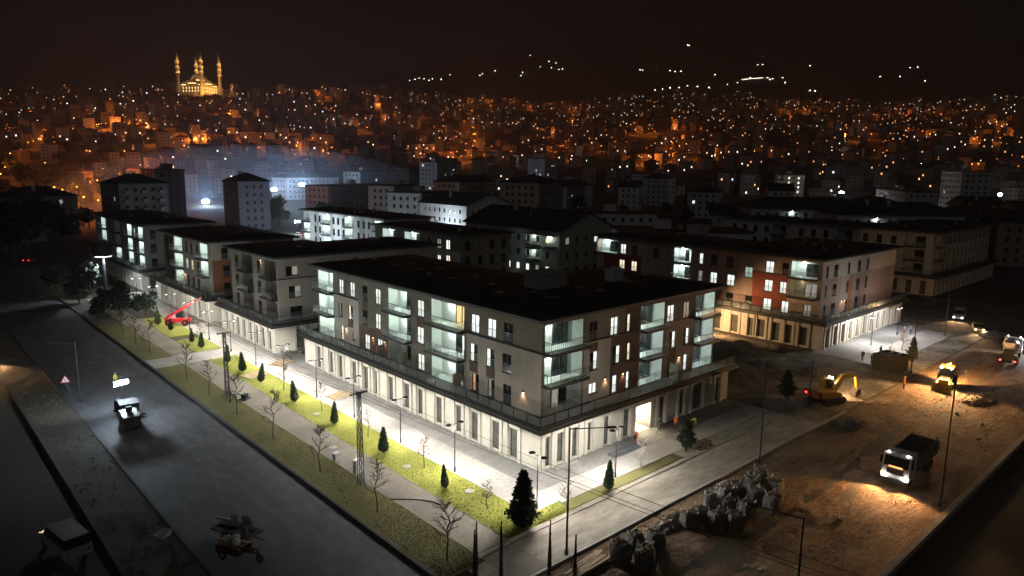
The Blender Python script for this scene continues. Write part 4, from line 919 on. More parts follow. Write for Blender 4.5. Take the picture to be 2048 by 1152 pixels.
# ================================================================== street furniture
rng = random.Random(9)
M_head = mat('lamp_head_black', (.03, .03, .032), .5, .1, 3)
M_led = mat('led_panel', (.9, .95, 1), emit=25, ecol=(1, .98, .92), var=0, sample=False)
def double_lamp(x, y, along, label, power=900, group=None, z=0, lit=True, h=5.0, col=(1, .965, .90)):
    o = thing('street_lamp', label, 'street lamp', (x, y, z), 0 if along == 'x' else math.pi/2, group)
    MB().cyl((0, 0, 0), (0, 0, .5), .11, .09, 8).cyl((0, 0, .5), (0, 0, h), .06, .05, 8).build('post', M_metal, o)
    MB().cyl((-.75, 0, h-.05), (.75, 0, h-.05), .035, n=6).build('arm', M_metal, o)
    for s in (-1, 1):
        hd = MB().lathe([(.02, .1), (.22, .06), (.32, 0), (.30, -.05), (.02, -.05)], (s*.72, 0, h), 12).build('lamp_head', M_head, o)
        MB().lathe([(.01, 0), (.24, 0), (.24, -.02), (.01, -.02)], (s*.72, 0, h-.052), 10).build('led_panel', M_led if lit else M_lampk, hd)
        if lit: lamp('SPOT', 'street_lamp_light', (s*.72, 0, h-.10), power, col, o, .12, (0, 0, -1), 166, .12)
    if lit: lamp('POINT', 'street_lamp_fill', (0, 0, h-.45), power*.24, col, o, .2)  # added point light below the heads to brighten the upper facades
    return o
SL = 'black twin-headed street lamp between the lawn and the pavement'
for y in (5.5, 15.1, 25.0, 34.5, 44.2, 53.8): double_lamp(-6.3, y, 'x', SL, 1500, 'twin lamps along the lawn')
double_lamp(-5.4, -5.2, 'y', 'twin-headed street lamp at the tip of the lawn beside the glossy-leaved tree', 1600)
double_lamp(4.8, -5.7, 'x', 'twin-headed street lamp beside the lone clipped cypress', 1500)
for y in (63.5, 73.2, 83.0, 93.0): double_lamp(-6.3, y, 'x', SL, 1050, 'twin lamps along the lawn')
for y in (104.0, 116.0): double_lamp(-6.3, y, 'x', SL, 260, 'twin lamps along the lawn')
double_lamp(79.1, -1.2, 'x', 'twin-headed street lamp beside the salmon block', 1900)
double_lamp(91, -1.2, 'x', 'twin-headed street lamp at the far end of the salmon block', 1200, col=(.9, .93, 1))
# lattice poles with wires
def lattice(x, y, h, label):
    o = thing('lattice_pole', label, 'utility pole', (x, y, 0)); b = MB(); w0, w1 = .23, .13
    def c(t, sx, sy): w = w0+(w1-w0)*t; return Vector((sx*w, sy*w, t*h))
    for sx, sy in ((-1, -1), (1, -1), (1, 1), (-1, 1)): b.cyl(c(0, sx, sy), c(1, sx, sy), .045, n=4)
    b.build('legs', M_metal, o)
    b = MB(); n = 11
    for k in range(n):
        t0, t1 = k/n, (k+1)/n
        for (ax, ay), (bx, by) in (((-1, -1), (1, -1)), ((1, -1), (1, 1)), ((1, 1), (-1, 1)), ((-1, 1), (-1, -1))):
            b.cyl(c(t0, ax, ay), c(t1, bx, by), .025, n=4, cap=False); b.cyl(c(t1, ax, ay), c(t1, bx, by), .02, n=4, cap=False)
    b.build('bracing', M_metal, o)
    b = MB(); b.box(-.9, -.06, h-.12, .9, .06, h); b.build('crossarm', M_metal, o)
    for s in (-.8, -.3, .3, .8): MB().lathe([(.03, 0), (.07, .05), (.04, .1), (.07, .15), (.02, .22)], (s, 0, h), 8).build('insulator', mat('porcelain', (.35, .2, .12), .3, .1, 3), o)
    return o
lattice(-14.8, 8.9, 9.1, 'steel lattice pole on the gravel path beside a white cabinet'); lattice(-14.6, 42.8, 8.3, 'steel lattice pole beside the parked machines on the path'); lattice(-6.0, -60.0, 9.3, 'steel lattice pole past the dirt street')
def wire(a, b_, sag, label, r=.014):
    a, b_ = Vector(a), Vector(b_); m = MB(); n = 18; pts = [a.lerp(b_, t/n)-Vector((0, 0, sag*4*(t/n)*(1-t/n))) for t in range(n+1)]
    for p, q in zip(pts, pts[1:]): m.cyl(p, q, r, n=4, cap=False)
    o = m.build('power_line', M_blk); tag(o, label, 'wire', 'power lines between the lattice poles')
for s in (-.8, -.3, .8):
    wire((-14.8+s, 8.9, 9.3), (-14.6+s, 42.8, 8.5), .7, 'thin dark power line along the gravel path'); wire((-14.8+s, 8.9, 9.3), (-6.0+s, -60, 9.5), 1.2, 'thin dark power line crossing towards the dirt street')
    wire((-14.6+s, 42.8, 8.5), (-14.6+s, 78, 8.3), .7, 'thin dark power line along the gravel path')
# plain poles
def pole(x, y, h, label, arm=None, r=.09, lampq=True, z=0):
    o = thing('lamp_post' if arm else 'pole', label, 'pole', (x, y, z)); MB().cyl((0, 0, -.1), (0, 0, h), r, r*.6, 8).cyl((0, 0, -.1), (0, 0, .35), r*1.9, r*1.7, 8).build('shaft', M_metal, o)
    if arm:
        a = Vector(arm); MB().cyl((0, 0, h-.1), (a.x, a.y, h+a.z), .05, .04, 6).build('arm', M_metal, o); MB().obox((a.x*1.12, a.y*1.12, h+a.z), Matrix.Rotation(math.atan2(a.y, a.x), 3, 'Z'), .75, .26, .12).build('lamp_head', M_metal, o)
    return o
pole(-8.8, -12.0, 10.4, 'tall unlit lamp post with a long arm on the sidewalk kerb', (2.4, -1.6, -.1)); pole(18.9, -13.2, 11.0, 'tall thin pole beside the dirt street past the rubble bags'); pole(22.9, -28.7, 11.5, 'tall thin pole behind the dump truck at the retaining kerb')
pole(66.6, -11.7, 8.1, 'thin pole next to the dark crate'); pole(-29.4, 52, 7.6, 'unlit lamp post with an arm on the median', (-2.0, .9, .05)); p = hit(1608, 1035, 8.2); pole(p.x, p.y, 8.2, 'unlit lamp post with an arm over the muddy street', (-.9, 2.6, .05))
pole(98, -7, 7.5, 'thin pole on the paving near the far yard'); pole(40, -8.5, 6.0, 'thin pole beside the dark round conifer')
# warning sign on the median
o = thing('warning_sign', 'red-bordered triangular road works sign on a tripod', 'sign', (-30.1, 56.5, .1), math.radians(-15))
s = 1.0; T = [(-s*.6, 1.35), (s*.6, 1.35), (0, 1.35+s*1.04)]; MB().prism(T, -.02, .02).build('sign_border', mat('sign_red', (.55, .03, .03), .5, .05, 2), o)
Ti = [(-s*.42, 1.45), (s*.42, 1.45), (0, 1.45+s*.73)]; MB().prism(Ti, -.028, -.021).build('sign_face', mat('sign_white', (.8, .8, .78), .5, .05, 2), o)
MB().box(-.05, -.034, 1.52, .05, -.029, 1.6).box(-.13, -.0335, 1.66, .13, -.0295, 1.72).box(-.05, -.033, 1.74, .05, -.029, 1.9).build('pictogram', M_blk, o)
MB().cyl((-.5, -.2, 0), (0, 0, 1.5), .03, n=5).cyl((.5, -.2, 0), (0, 0, 1.5), .03, n=5).cyl((0, .6, 0), (0, 0, 1.5), .03, n=5).build('tripod', M_metal, o)
# kiosk sign mast with lit underside beside the far block
o = thing('sign_mast', 'dark drum-shaped sign on a mast with cold light beneath', 'sign', (-9.5, 128, 0)); MB().cyl((0, 0, 0), (0, 0, 8.6), .35, .3, 10).build('mast', M_metal, o)
MB().lathe([(.1, 8.8), (2.0, 8.8), (2.1, 9.2), (2.1, 11.4), (1.8, 11.8), (.1, 11.9)], n=18).build('drum', M_blk, o); MB().lathe([(.4, 0), (1.7, 0), (1.7, -.08), (.4, -.08)], (0, 0, 8.78), 16).build('light_ring', mat('cold_ring', (.85, .93, 1), emit=9, ecol=(.85, .93, 1), var=0), o); lamp('SPOT', 'sign_light', (0, -1.2, 8.4), 4200, (.82, .91, 1), o, .4, (0, 0, -1), 150, .3)
# utility cabinet, pallets, manholes, benches
def cabinet(x, y, label, w=.9, d=.5, h=1.3, m=M_white):
    o = thing('utility_cabinet', label, 'cabinet', (x, y, 0), .2); MB().box(-w/2, -d/2, 0, w/2, d/2, h).build('body', m, o); MB().box(-w/2-.05, -d/2-.05, h, w/2+.05, d/2+.05, h+.07).build('lid', M_galv, o)
    for s_ in (-1, 1): MB().box(s_*w/4-w/4+.03, -d/2-.025, .1, s_*w/4+w/4-.03, -d/2-.002, h-.08).build('door', m, o)
cabinet(-13.6, 11.5, 'white utility cabinet at the foot of the lattice pole'); cabinet(-13.9, 15.3, 'small grey cabinet on the gravel path', .6, .4, .8, M_grey)
def pallet(x, y, rot, label, n=1):
    o = thing('pallet_stack', label, 'pallet', (x, y, 0), rot)
    for k in range(n):
        for i in range(7): MB().box(-1.6, -1.2+i*.36, k*.18+.10, 1.6, -1.2+i*.36+.22, k*.18+.15).build('plank', mat('timber', (.33, .24, .15), .85, .3, 2), o)
        for x_ in (-1.45, 0, 1.45): MB().box(x_-.08, -1.2, k*.18, x_+.08, 1.2, k*.18+.098).build('bearer', MATS['timber'], o)
pallet(-3.7, 33.2, .12, 'low timber platform lying on the pale pavement'); pallet(-3, 52.2, .5, 'timber pallet beside the group of workers'); pallet(-8.6, 48.8, .2, 'earth-stained timber pallet at the lawn edge')
for (x, y) in ((-12.6, 18.5), (-9.2, 29.0), (-7.9, 1.2), (-9.3, 9.5)):
    o = MB().lathe([(.02, .05), (.42, .05), (.45, .03), (.45, -.05)], n=16).build('manhole_cover', M_conc, None, loc=(x, y, .03)); tag(o, 'round concrete cover set in the grass and path', 'manhole', 'concrete covers along the strip')
# dark planter tubs and bollards along shop fronts
o = MB().box(-1.6, -.12, 0, 1.6, .12, .18).box(-1.2, .125, .0, 1.2, .4, .12).build('step', M_pv if 'M_pv' in globals() else M_conc, None, loc=(3.0, -.9, 0), rot=.0); tag(o, 'low concrete entrance step at the shop corner', 'step')
o = MB().box(0, 0, 0, 5.2, .9, .28).prism([(0, .28), (5.2, .28), (5.2, .34)], 0, .9).build('grey_slab', mat('slab_grey', (.13, .135, .15), .8, .15, 1), None, loc=(8.3, -2.75, 0), rot=math.radians(-1)); tag(o, 'long dark grey slab on the paving by the shops', 'grey_slab')  # long low dark grey slab, top rising slightly to one end
# coiled hose on the path
m = MB(); pts = [Vector((-14.6+.0*k, 1.5-.25*k, .06)) for k in range(5)]; pts = [Vector((-14.3+2.7*math.sin(t*.16), 4.5-t*.36, .07)) for t in range(14)]
for p, q in zip(pts, pts[1:]): m.cyl(p, q, .05, n=6)
o = m.build('hose', M_blk); tag(o, 'black hose curving across the gravel path', 'hose')
# ================================================================== trees
M_bark = mat('bark', (.09, .07, .05), .95, .3, 6); M_barkp = mat('pale_bark', (.30, .26, .21), .9, .2, 6)
def branches(b, p, d, L, r, depth, rg):
    q = p+d*L; b.cyl(p, q, r, r*.65, 5, cap=False)
    if depth == 0: return
    for k in range(rg.choice((2, 3, 3))):
        t = rg.uniform(.35, 1.0); a = rg.uniform(0, 6.28); e = d.orthogonal().normalized(); e.rotate(Matrix.Rotation(a, 3, d)); nd = (d*rg.uniform(.55, .9)+e*rg.uniform(.35, .7)+Vector((0, 0, .15))).normalized()
        branches(b, p+d*(L*t), nd, L*rg.uniform(.45, .7), r*.5, depth-1, rg)
def sapling_mesh(seed, h, bark):
    rg = random.Random(seed); t = MB(); n = 6; pts = [Vector((rg.gauss(0, .05)*k, rg.gauss(0, .05)*k, h*.85*k/n)) for k in range(n+1)]
    for k in range(n): t.cyl(pts[k], pts[k+1], .07*(1-k/n*.75), .07*(1-(k+1)/n*.75), 6, cap=False)
    b = MB()
    for k in range(22):
        z = rg.uniform(.34, 1.0); p = Vector((0, 0, 0)).lerp(pts[-1], z); i = min(n-1, int(z*n)); p = pts[i].lerp(pts[i+1], z*n-i); a = rg.uniform(0, 6.28); d = Vector((math.cos(a), math.sin(a), rg.uniform(.5, 1.1))).normalized()
        branches(b, p, d, h*.22*(1.35-z), .028, 2, rg)
    return t.mesh('trunk', bark), b.mesh('branches', bark)
SAP = [sapling_mesh(i, 5.8, M_bark) for i in range(4)]+[sapling_mesh(9, 3.2, M_barkp)]
def sapling(x, y, k, s, label, group=None):
    o = thing('bare_tree', label, 'tree', (x, y, .02), rng.uniform(0, 6.28), group); a = place('trunk', SAP[k][0], o); b = place('branches', SAP[k][1], o); o.scale = (s, s, s); return o
for i, y in enumerate((-6.6, 3.4, 13.9, 24.7, 35.0, 44.3, 53.0, 70.0, 78, 86, 94)): sapling(-16.4, y, i % 4, rng.uniform(.92, 1.08), 'leafless street tree on the dry grass strip beside the road kerb', 'leafless trees along the road kerb')
for i, y in enumerate((8.0, 18.7, 29.5, 40, 72)): sapling(-8.2, y, i % 4, rng.uniform(.62, .75), 'thin leafless tree on the green lawn between cypresses', 'leafless trees on the green lawn')
sapling(-8.6, -2.2, 4, .85, 'tiny pale sapling on the lawn near its tip'); sapling(-3.6, -7.0, 4, 1.0, 'tiny bare sapling on the lawn tip by the sidewalk'); sapling(8.1, -6.4, 4, 1.15, 'pale bare sapling on the verge opposite the lit doorway'); sapling(79.5, -6, 4, 1.4, 'pale bare tree in front of the salmon block'); sapling(73, -6.4, 4, .9, 'small bare tree by the workers at the crate')
def leaf_cone(h, w, n, seed, sz, rough=0.0, waist=.12):
    rg = random.Random(seed); b = MB()
    for k in range(n):
        t = rg.random()**1.2; z = t*h; prof = min(1, t/waist if waist > 0 else 1)*(1-t)**.75; R = w*prof*(1+rough*math.sin(z*9+seed)+rough*rg.gauss(0, .6)); a = rg.uniform(0, 6.28); r = R*math.sqrt(rg.uniform(.45, 1.0))
        p = Vector((r*math.cos(a), r*math.sin(a), z)); d = Vector((rg.gauss(0, 1), rg.gauss(0, 1), rg.gauss(.6, 1))).normalized(); e = d.orthogonal().normalized(); s = sz*rg.uniform(.6, 1.4)
        b.face([p-e*s*.5, p+e*s*.5, p+d*s*1.2])
    return b
M_cyp = leafmat('cypress_leaf', (.030, .055, .022)); M_mag = mat('magnolia_leaf', (.022, .042, .02), .25, .4, 3, spec=.6); M_con = leafmat('conifer_leaf', (.02, .035, .018))
CY = leaf_cone(2.6, .55, 2600, 1, .13, .05).mesh('crown', M_cyp); CYT = MB().cyl((0, 0, 0), (0, 0, 1.9), .06, .02, 6).mesh('trunk', M_bark)
def cyp(x, y, s, label, group=None, w=1.0):
    o = thing('cypress', label, 'tree', (x, y, .03), rng.uniform(0, 6), group); place('crown', CY, o, (0, 0, .12)); place('trunk', CYT, o); o.scale = (s*rng.uniform(.9, 1.15), s*rng.uniform(.9, 1.15), s); o.rotation_euler = (rng.gauss(0, .04), rng.gauss(0, .04), rng.uniform(0, 6))
for y in (3.2, 13.9, 24.5, 34.6, 45.2, 51.5, 57.3, 68.5, 73, 84): cyp(-9.2, y, rng.uniform(.8, 1.15), 'clipped conical cypress on the green lawn strip', 'cypresses along the green lawn')
cyp(2.2, -7.0, 1.02, 'lone clipped cypress on the verge beside the sidewalk'); cyp(-9.6, 90, 1.1, 'conical cypress near the red telehandler')
def bigtree(nm, label, loc, h, w, n, sz, m, seed, trunk=.3, waist=.3, rough=.18, z0=.4):
    o = thing(nm, label, 'tree', loc); place('crown', leaf_cone(h-z0, w, n, seed, sz, rough, waist).mesh('crown', m), o, (0, 0, z0)); b = MB(); b.cyl((0, 0, -.1), (0, 0, h*.8), trunk, .03, 7)
    rg = random.Random(seed)
    for k in range(9): z = rg.uniform(.2, .7)*h; a = rg.uniform(0, 6.28); b.cyl((0, 0, z), (w*.6*math.cos(a)*(1-z/h), w*.6*math.sin(a)*(1-z/h), z+.6), trunk*.3, .02, 5, cap=False)
    b.build('trunk', M_bark, o); return o
bigtree('magnolia_tree', 'glossy dark-leaved conical tree at the lawn tip casting a long shadow', (-8.7, -6.9, .03), 5.0, 1.25, 3600, .26, M_mag, 4, .09, .16, .25, .25)
bigtree('conifer', 'dark ragged conifer on the sidewalk opposite the lit doorway', (15.5, -6.6, 0), 3.5, 1.0, 2600, .2, M_con, 6, .1, .3, .3)
bigtree('conifer', 'dark round conifer standing on the churned yard', (39.8, -5.6, 0), 4.0, 1.2, 2400, .22, M_con, 8, .1, .3, .3); bigtree('conifer', 'slim dark conifer near the thin pole by the crate', (72.0, -10.0, 0), 4.2, .8, 1600, .22, M_con, 9, .1, .2, .2)
# slender pencil conifers at the near street corner
for i, (px, py, dx, lean) in enumerate(((949, 1063, 0, .05), (953, 1048, 1, .0), (1003, 1046, 2, -.03), (1101, 1044, 3, -.04), (1152, 1073, 4, -.01))):
    p = hit(px, py, 4.6); o = thing('pencil_conifer', 'slender dark spire-like shrub at the near street corner', 'shrub', (p.x, p.y, -.1), rng.uniform(0, 6), 'spire shrubs at the near street corner')
    rg = random.Random(i); b = MB()
    for k in range(1100):
        t = rg.random()**.8; z = 4.7*t; R = .22*(1-t)**.8+.008; a = rg.uniform(0, 6.28); q = Vector((R*math.cos(a)*rg.uniform(.5, 1), R*math.sin(a)*rg.uniform(.5, 1), z)); e = Vector((math.cos(a+1.57), math.sin(a+1.57), 0)); b.face([q-e*.03, q+e*.03, q+Vector((rg.gauss(0, .02), rg.gauss(0, .02), .2))])
    b.build('crown', M_con, o); MB().cyl((0, 0, 0), (0, 0, 4.6), .07, .01, 6).build('trunk', M_bark, o); o.rotation_euler = (0, 0, rng.uniform(0, 6))
# broad trees in the town
TR = []
for k in range(4):
    rg = random.Random(40+k); b = MB()
    cl = [(rg.gauss(0, 1.5), rg.gauss(0, 1.5), rg.uniform(2.8, 6.5), rg.uniform(.9, 1.9)) for _ in range(16)]
    for j in range(1500):
        cx, cy, cz, R = cl[j % 16]; d = Vector((rg.gauss(0, 1), rg.gauss(0, 1), rg.gauss(0, 1))).normalized(); p = Vector((cx, cy, cz))+d*R*rg.uniform(.6, 1.05); e = Vector((rg.gauss(0, 1), rg.gauss(0, 1), rg.gauss(0, 1))).normalized(); f_ = e.orthogonal().normalized(); s = rg.uniform(.25, .5); b.face([p-e*s, p+f_*s*.7, p+e*s, p-f_*s*.7])
    t = MB(); t.cyl((0, 0, -.5), (0, 0, 3.5), .25, .16, 7)
    for c in cl[:8]: t.cyl((0, 0, 2.2), c[:3], .1, .03, 5, cap=False)
    TR.append((b.mesh('crown', M_con), t.mesh('trunk', M_bark)))
def broad(p, s, label, group):
    k = rng.randrange(4); o = thing('broad_tree', label, 'tree', p, rng.uniform(0, 6), group); place('crown', TR[k][0], o); place('trunk', TR[k][1], o); o.scale = (s, s, s*rng.uniform(.9, 1.3))
for (px, r, s) in ((35, 250, 2.2), (48, 262, 2.6), (60, 285, 1.8), (18, 270, 1.6), (120, 300, 1.5), (140, 280, 1.3), (105, 330, 1.4), (190, 330, 1.2), (75, 360, 1.6)): broad(at(px, r), s, 'big dark tree beside the far end of the road', 'dark trees at the road end')
for k in range(30):
    px = rng.uniform(380, 2040); r = rng.uniform(300, 520); broad(at(px, r), rng.uniform(.8, 1.4), 'dark tree between the town houses in the valley', 'dark trees in the valley')
for k in range(70):
    px = rng.uniform(-30, 345); r = rng.uniform(420, 880); broad(at(px, r), rng.uniform(.9, 1.7), 'dark tree on the wooded slope above the orange-lit road', 'dark trees on the wooded slope')
for (x, y, s) in ((-9, 100, .5), (-12.5, 104, .55), (-11, 109, .6), (-13.5, 113, .5), (-9.5, 118, .6), (-16, 122, .7), (-16.5, 104, .5), (-13, 130, .8), (-17, 140, .8)): broad((x, y, 0), s, 'low dark bush along the far verge', 'dark bushes on the far verge')
# ================================================================== vehicles (local forward = +x)
rng = random.Random(31)
M_cab = mat('truck_white', (.62, .62, .60), .4, .12, 1.2, spec=.5); M_yel = mat('machine_yellow', (.55, .30, .03), .5, .2, 1.2, spec=.4); M_redp = mat('machine_red', (.60, .03, .04), .45, .1, 1.5, spec=.4)
M_body = mat('dump_body', (.16, .155, .14), .7, .35, 1.0, metal=.2); M_wsh = mat('windscreen', (.02, .025, .03), .05, 0, spec=.8); M_car = mat('car_silver', (.45, .46, .47), .35, .08, 2, metal=.4, spec=.5)
M_hlite = mat('headlight', (1, .97, .9), emit=60, ecol=(1, .95, .85), var=0, sample=False); M_tail = mat('tail_light', (1, .05, .05), emit=9, ecol=(1, .04, .03), var=0, sample=False); M_amb = mat('amber_light', (1, .5, .1), emit=14, ecol=(1, .45, .08), var=0, sample=False)
M_rim = mat('wheel_rim', (.35, .35, .34), .5, .15, 3, metal=.6); M_track = mat('steel_track', (.05, .045, .04), .8, .3, 3)
def wheel(o, x, y, r, w, rim=M_rim):
    t = MB().lathe([(r*.55, -w/2), (r*.92, -w/2), (r, -w*.35), (r, w*.35), (r*.92, w/2), (r*.55, w/2)], n=16); me = t.mesh('tyre', M_blk)
    wl = place('wheel', me, o, (x, y, r)); wl.rotation_euler = (math.pi/2, 0, 0)
    rm = MB().lathe([(.02, -w*.3), (r*.25, -w*.38), (r*.56, -w*.2), (r*.56, w*.2), (r*.25, w*.38), (.02, w*.3)], n=12); place('rim', rm.mesh('rim', rim), wl, (0, 0, 0))
def light_pt(o, nm, p, m, r=.11):
    MB().lathe([(.01, -r), (r*.8, -r*.6), (r, 0), (r*.8, r*.6), (.01, r)], p, 8).build(nm, m, o)
def truck(loc, rot, label, kind, cabm=M_cab, lights=True):
    o = thing('dump_truck' if kind == 'dump' else 'mixer_truck', label, 'truck', loc, rot)
    MB().box(-4.6, -.45, .75, 4.0, .45, 1.0).box(-4.6, -.5, .5, -4.4, .5, .9).build('chassis', M_blk, o)
    prof = [(2.3, .75), (4.25, .75), (4.35, 1.2), (4.3, 1.9), (3.95, 3.0), (3.7, 3.15), (2.3, 3.15)]
    MB().prism(prof, -1.22, 1.22).build('cab', cabm, o)
    ax = Matrix.Rotation(math.radians(18), 3, 'Y'); MB().obox((4.16, 0, 2.42), Matrix.Rotation(math.radians(-17.6), 3, 'Y'), .05, 2.15, .98).build('windscreen', M_wsh, o)
    for s in (-1, 1):
        MB().box(2.9, s*1.225-.01, 1.95, 3.85, s*1.225+.01, 2.75).build('side_window', M_wsh, o); MB().box(3.9, s*1.38-.12, 2.0, 4.02, s*1.38+.12, 2.6).cyl((3.95, s*1.2, 2.6), (3.95, s*1.4, 2.62), .03, n=5).build('mirror', M_blk, o)
        light_pt(o, 'headlight', (4.37, s*.98, .98), M_hlite, .17); light_pt(o, 'marker_light', (3.82, s*.85, 3.2), M_hlite, .045)
        if lights: lamp('SPOT', 'headlight_beam', (4.65, s*.98, .98), 3200, (1, .50, .20), o, .1, (1, s*.2, -.16), 105, .6)
    light_pt(o, 'turn_signal', (4.3, -1.18, 1.12), M_amb, .08); light_pt(o, 'turn_signal', (4.3, 1.18, 1.12), M_amb, .06)
    MB().box(4.28, -1.2, .45, 4.5, 1.2, .82).build('bumper', mat('bumper_grey', (.12, .12, .12), .6, .1, 2), o)
    b = MB()
    for k in range(4): b.box(4.33, -.75, 1.25+k*.14, 4.39, .75, 1.33+k*.14)
    b.build('grille', M_blk, o); MB().box(4.29, -.6, 1.90, 4.36, .6, 2.02).build('dashboard_glow', mat('cab_glow', (1, .45, .15), emit=1.6, ecol=(1, .40, .12), var=0, sample=False), o)
    for x in (3.3, -1.6, -3.0):
        for s in (-1, 1): wheel(o, x, s*1.0, .52, .34 if x > 0 else .55)
    if kind == 'dump':
        b = MB(); x0, x1, y0, y1, zb, zt = -4.7, 2.05, -1.25, 1.25, 1.12, 2.75; t = .08
        b.box(x0, y0, zb, x1, y1, zb+.12).box(x0, y0, zb+.12, x1, y0+t, zt).box(x0, y1-t, zb+.12, x1, y1, zt).box(x1-t, y0+t, zb+.12, x1, y1-t, zt+.15).box(x0, y0+t, zb+.12, x0+t, y1-t, zt-.2)
        for k in range(7): xx = x0+.3+k*1.05; b.box(xx, y0-.07, zb+.05, xx+.12, y0-.002, zt+.002).box(xx, y1+.002, zb+.05, xx+.12, y1+.07, zt+.002)
        b.build('dump_body', M_body, o); MB().box(x1-.5, y0+.1, zt+.16, x1+.9, y1-.1, zt+.24).build('cab_guard', M_body, o)
        g_ = MB(); g_.loft([(x0+.1, y0+.1), (x1-.1, y0+.1), (x1-.1, y1-.1), (x0+.1, y1-.1)], zb+.13, [(x0+1.5, y0+.6), (x1-1.2, y0+.6), (x1-1.2, y1-.6), (x0+1.5, y1-.6)], zt-.4, 0); g_.build('load', M_earth, o)
        light_pt(o, 'work_light', (-.6, -1.36, 1.05), M_hlite, .07)
    else:
        ax_ = Vector((-.96, 0, .28)).normalized(); c0 = Vector((1.9, 0, 1.8)); b = MB(); pr = [(0, .35), (.5, .8), (1.8, 1.15), (3.4, 1.15), (4.8, .75), (5.6, .45)]
        for (t0, ra), (t1, rb) in zip(pr, pr[1:]): b.cyl(c0+ax_*t0, c0+ax_*t1, ra, rb, 18, cap=False)
        b.build('drum', M_cab, o, smooth=True); MB().box(-4.3, -.7, 1.0, -3.7, .7, 2.4).build('rear_frame', M_blk, o); MB().loft([(-4.4, -.5), (-3.6, -.5), (-3.6, .5), (-4.4, .5)], 3.0, [(-4.7, -.8), (-3.4, -.8), (-3.4, .8), (-4.7, .8)], 3.7, 0, top=False).build('hopper', M_cab, o)
    for s in (-1, 1): light_pt(o, 'tail_light', (-4.72, s*.95, .85), M_tail, .12)
    return o
truck((28.0, -24.3, -.02), math.radians(182), 'white-cabbed dump truck with headlights on in the muddy street', 'dump')
truck((87, -19.6, -.02), math.radians(8), 'concrete mixer truck showing red tail lights on the orange-lit street', 'mixer', lights=False)
lamp('POINT', 'tail_glow', (80.5, -20.3, 1.2), 0.1, (1, .1, .05))
bpy.data.objects.remove(bpy.data.objects['tail_glow'])
def car(loc, rot, label, m=M_car, kind='car', lights=None, name='car'):
    o = thing(name, label, 'car' if kind == 'car' else 'van', loc, rot); L, W = (4.3, 1.75) if kind == 'car' else (5.1, 1.95)
    if kind == 'car': low = [(-2.15, .35), (2.1, .35), (2.18, .62), (2.05, .78), (1.15, .92), (-1.75, .95), (-2.15, .85)]; top = [(1.0, .92), (.35, 1.42), (-1.15, 1.45), (-1.85, .95)]
    else: low = [(-2.55, .4), (2.5, .4), (2.58, .75), (2.4, 1.05), (1.75, 1.2), (-2.55, 1.2)]; top = [(1.7, 1.2), (.95, 1.95), (-2.5, 2.0), (-2.55, 1.2)]
    MB().prism(low, -W/2, W/2).build('body', m, o); MB().prism([(x, z+.001) for x, z in top], -W/2+.09, W/2-.09).build('glasshouse', M_wsh, o)
    rx = [p for p in top[1:3]]; MB().box(rx[1][0]-.05, -W/2+.1, rx[1][1], rx[0][0]+.05, W/2-.1, rx[1][1]+.045).build('roof', m, o)
    for x in (-L*.3, L*.31):
        for s in (-1, 1): wheel(o, x, s*(W/2-.1), .32, .22)
    fx, rx_ = low[1][0]+.08, low[0][0]-.02
    for s in (-1, 1):
        light_pt(o, 'headlight', (fx, s*W*.36, .68), M_hlite if lights in ('front', 'both') else M_lampk, .09); light_pt(o, 'tail_light', (rx_, s*W*.38, .8), M_tail if lights in ('rear', 'both') else mat('tail_off', (.2, .01, .01), .3, 0), .09)
        if lights == 'front': lamp('SPOT', 'headlight_beam', (fx+.25, s*W*.36, .68), 3000 if loc[0] < 0 else 900, (1, .58, .26), o, .08, (1, 0, -.12), 80, .6)
    return o
car((-37.8, 14.2, -.12), math.radians(100), 'silver van parked on the dark carriageway', M_car, 'van', name='van')
car((-35.9, 80.5, -.12), math.radians(-92), 'car with warm headlights driving down the old carriageway', M_car, 'car', 'front'); car((-14, 197, 0), math.radians(60), 'red car with glowing tail lights turning at the road end', mat('car_red', (.4, .02, .02), .35, .05, 2, spec=.5), 'car', 'rear')
car((3.2, 54.6, 0), math.radians(175), 'dark car parked in the gap beside the corner block', mat('car_dark', (.03, .03, .035), .3, .05, 2, spec=.6)); car((116.5, -4.2, 0), math.radians(190), 'pickup with white headlight and amber beacon beyond the salmon block', M_cab, 'van', 'front', name='pickup_van'); car((80, 221, 0), math.radians(100), 'car with red brake lights behind the floodlit pale block', M_cab, 'car', 'rear')
car((107, -10, -.05), math.radians(200), 'yellow site car with a small warm lamp on the dark yard', M_yel, 'car', 'front', name='site_car')
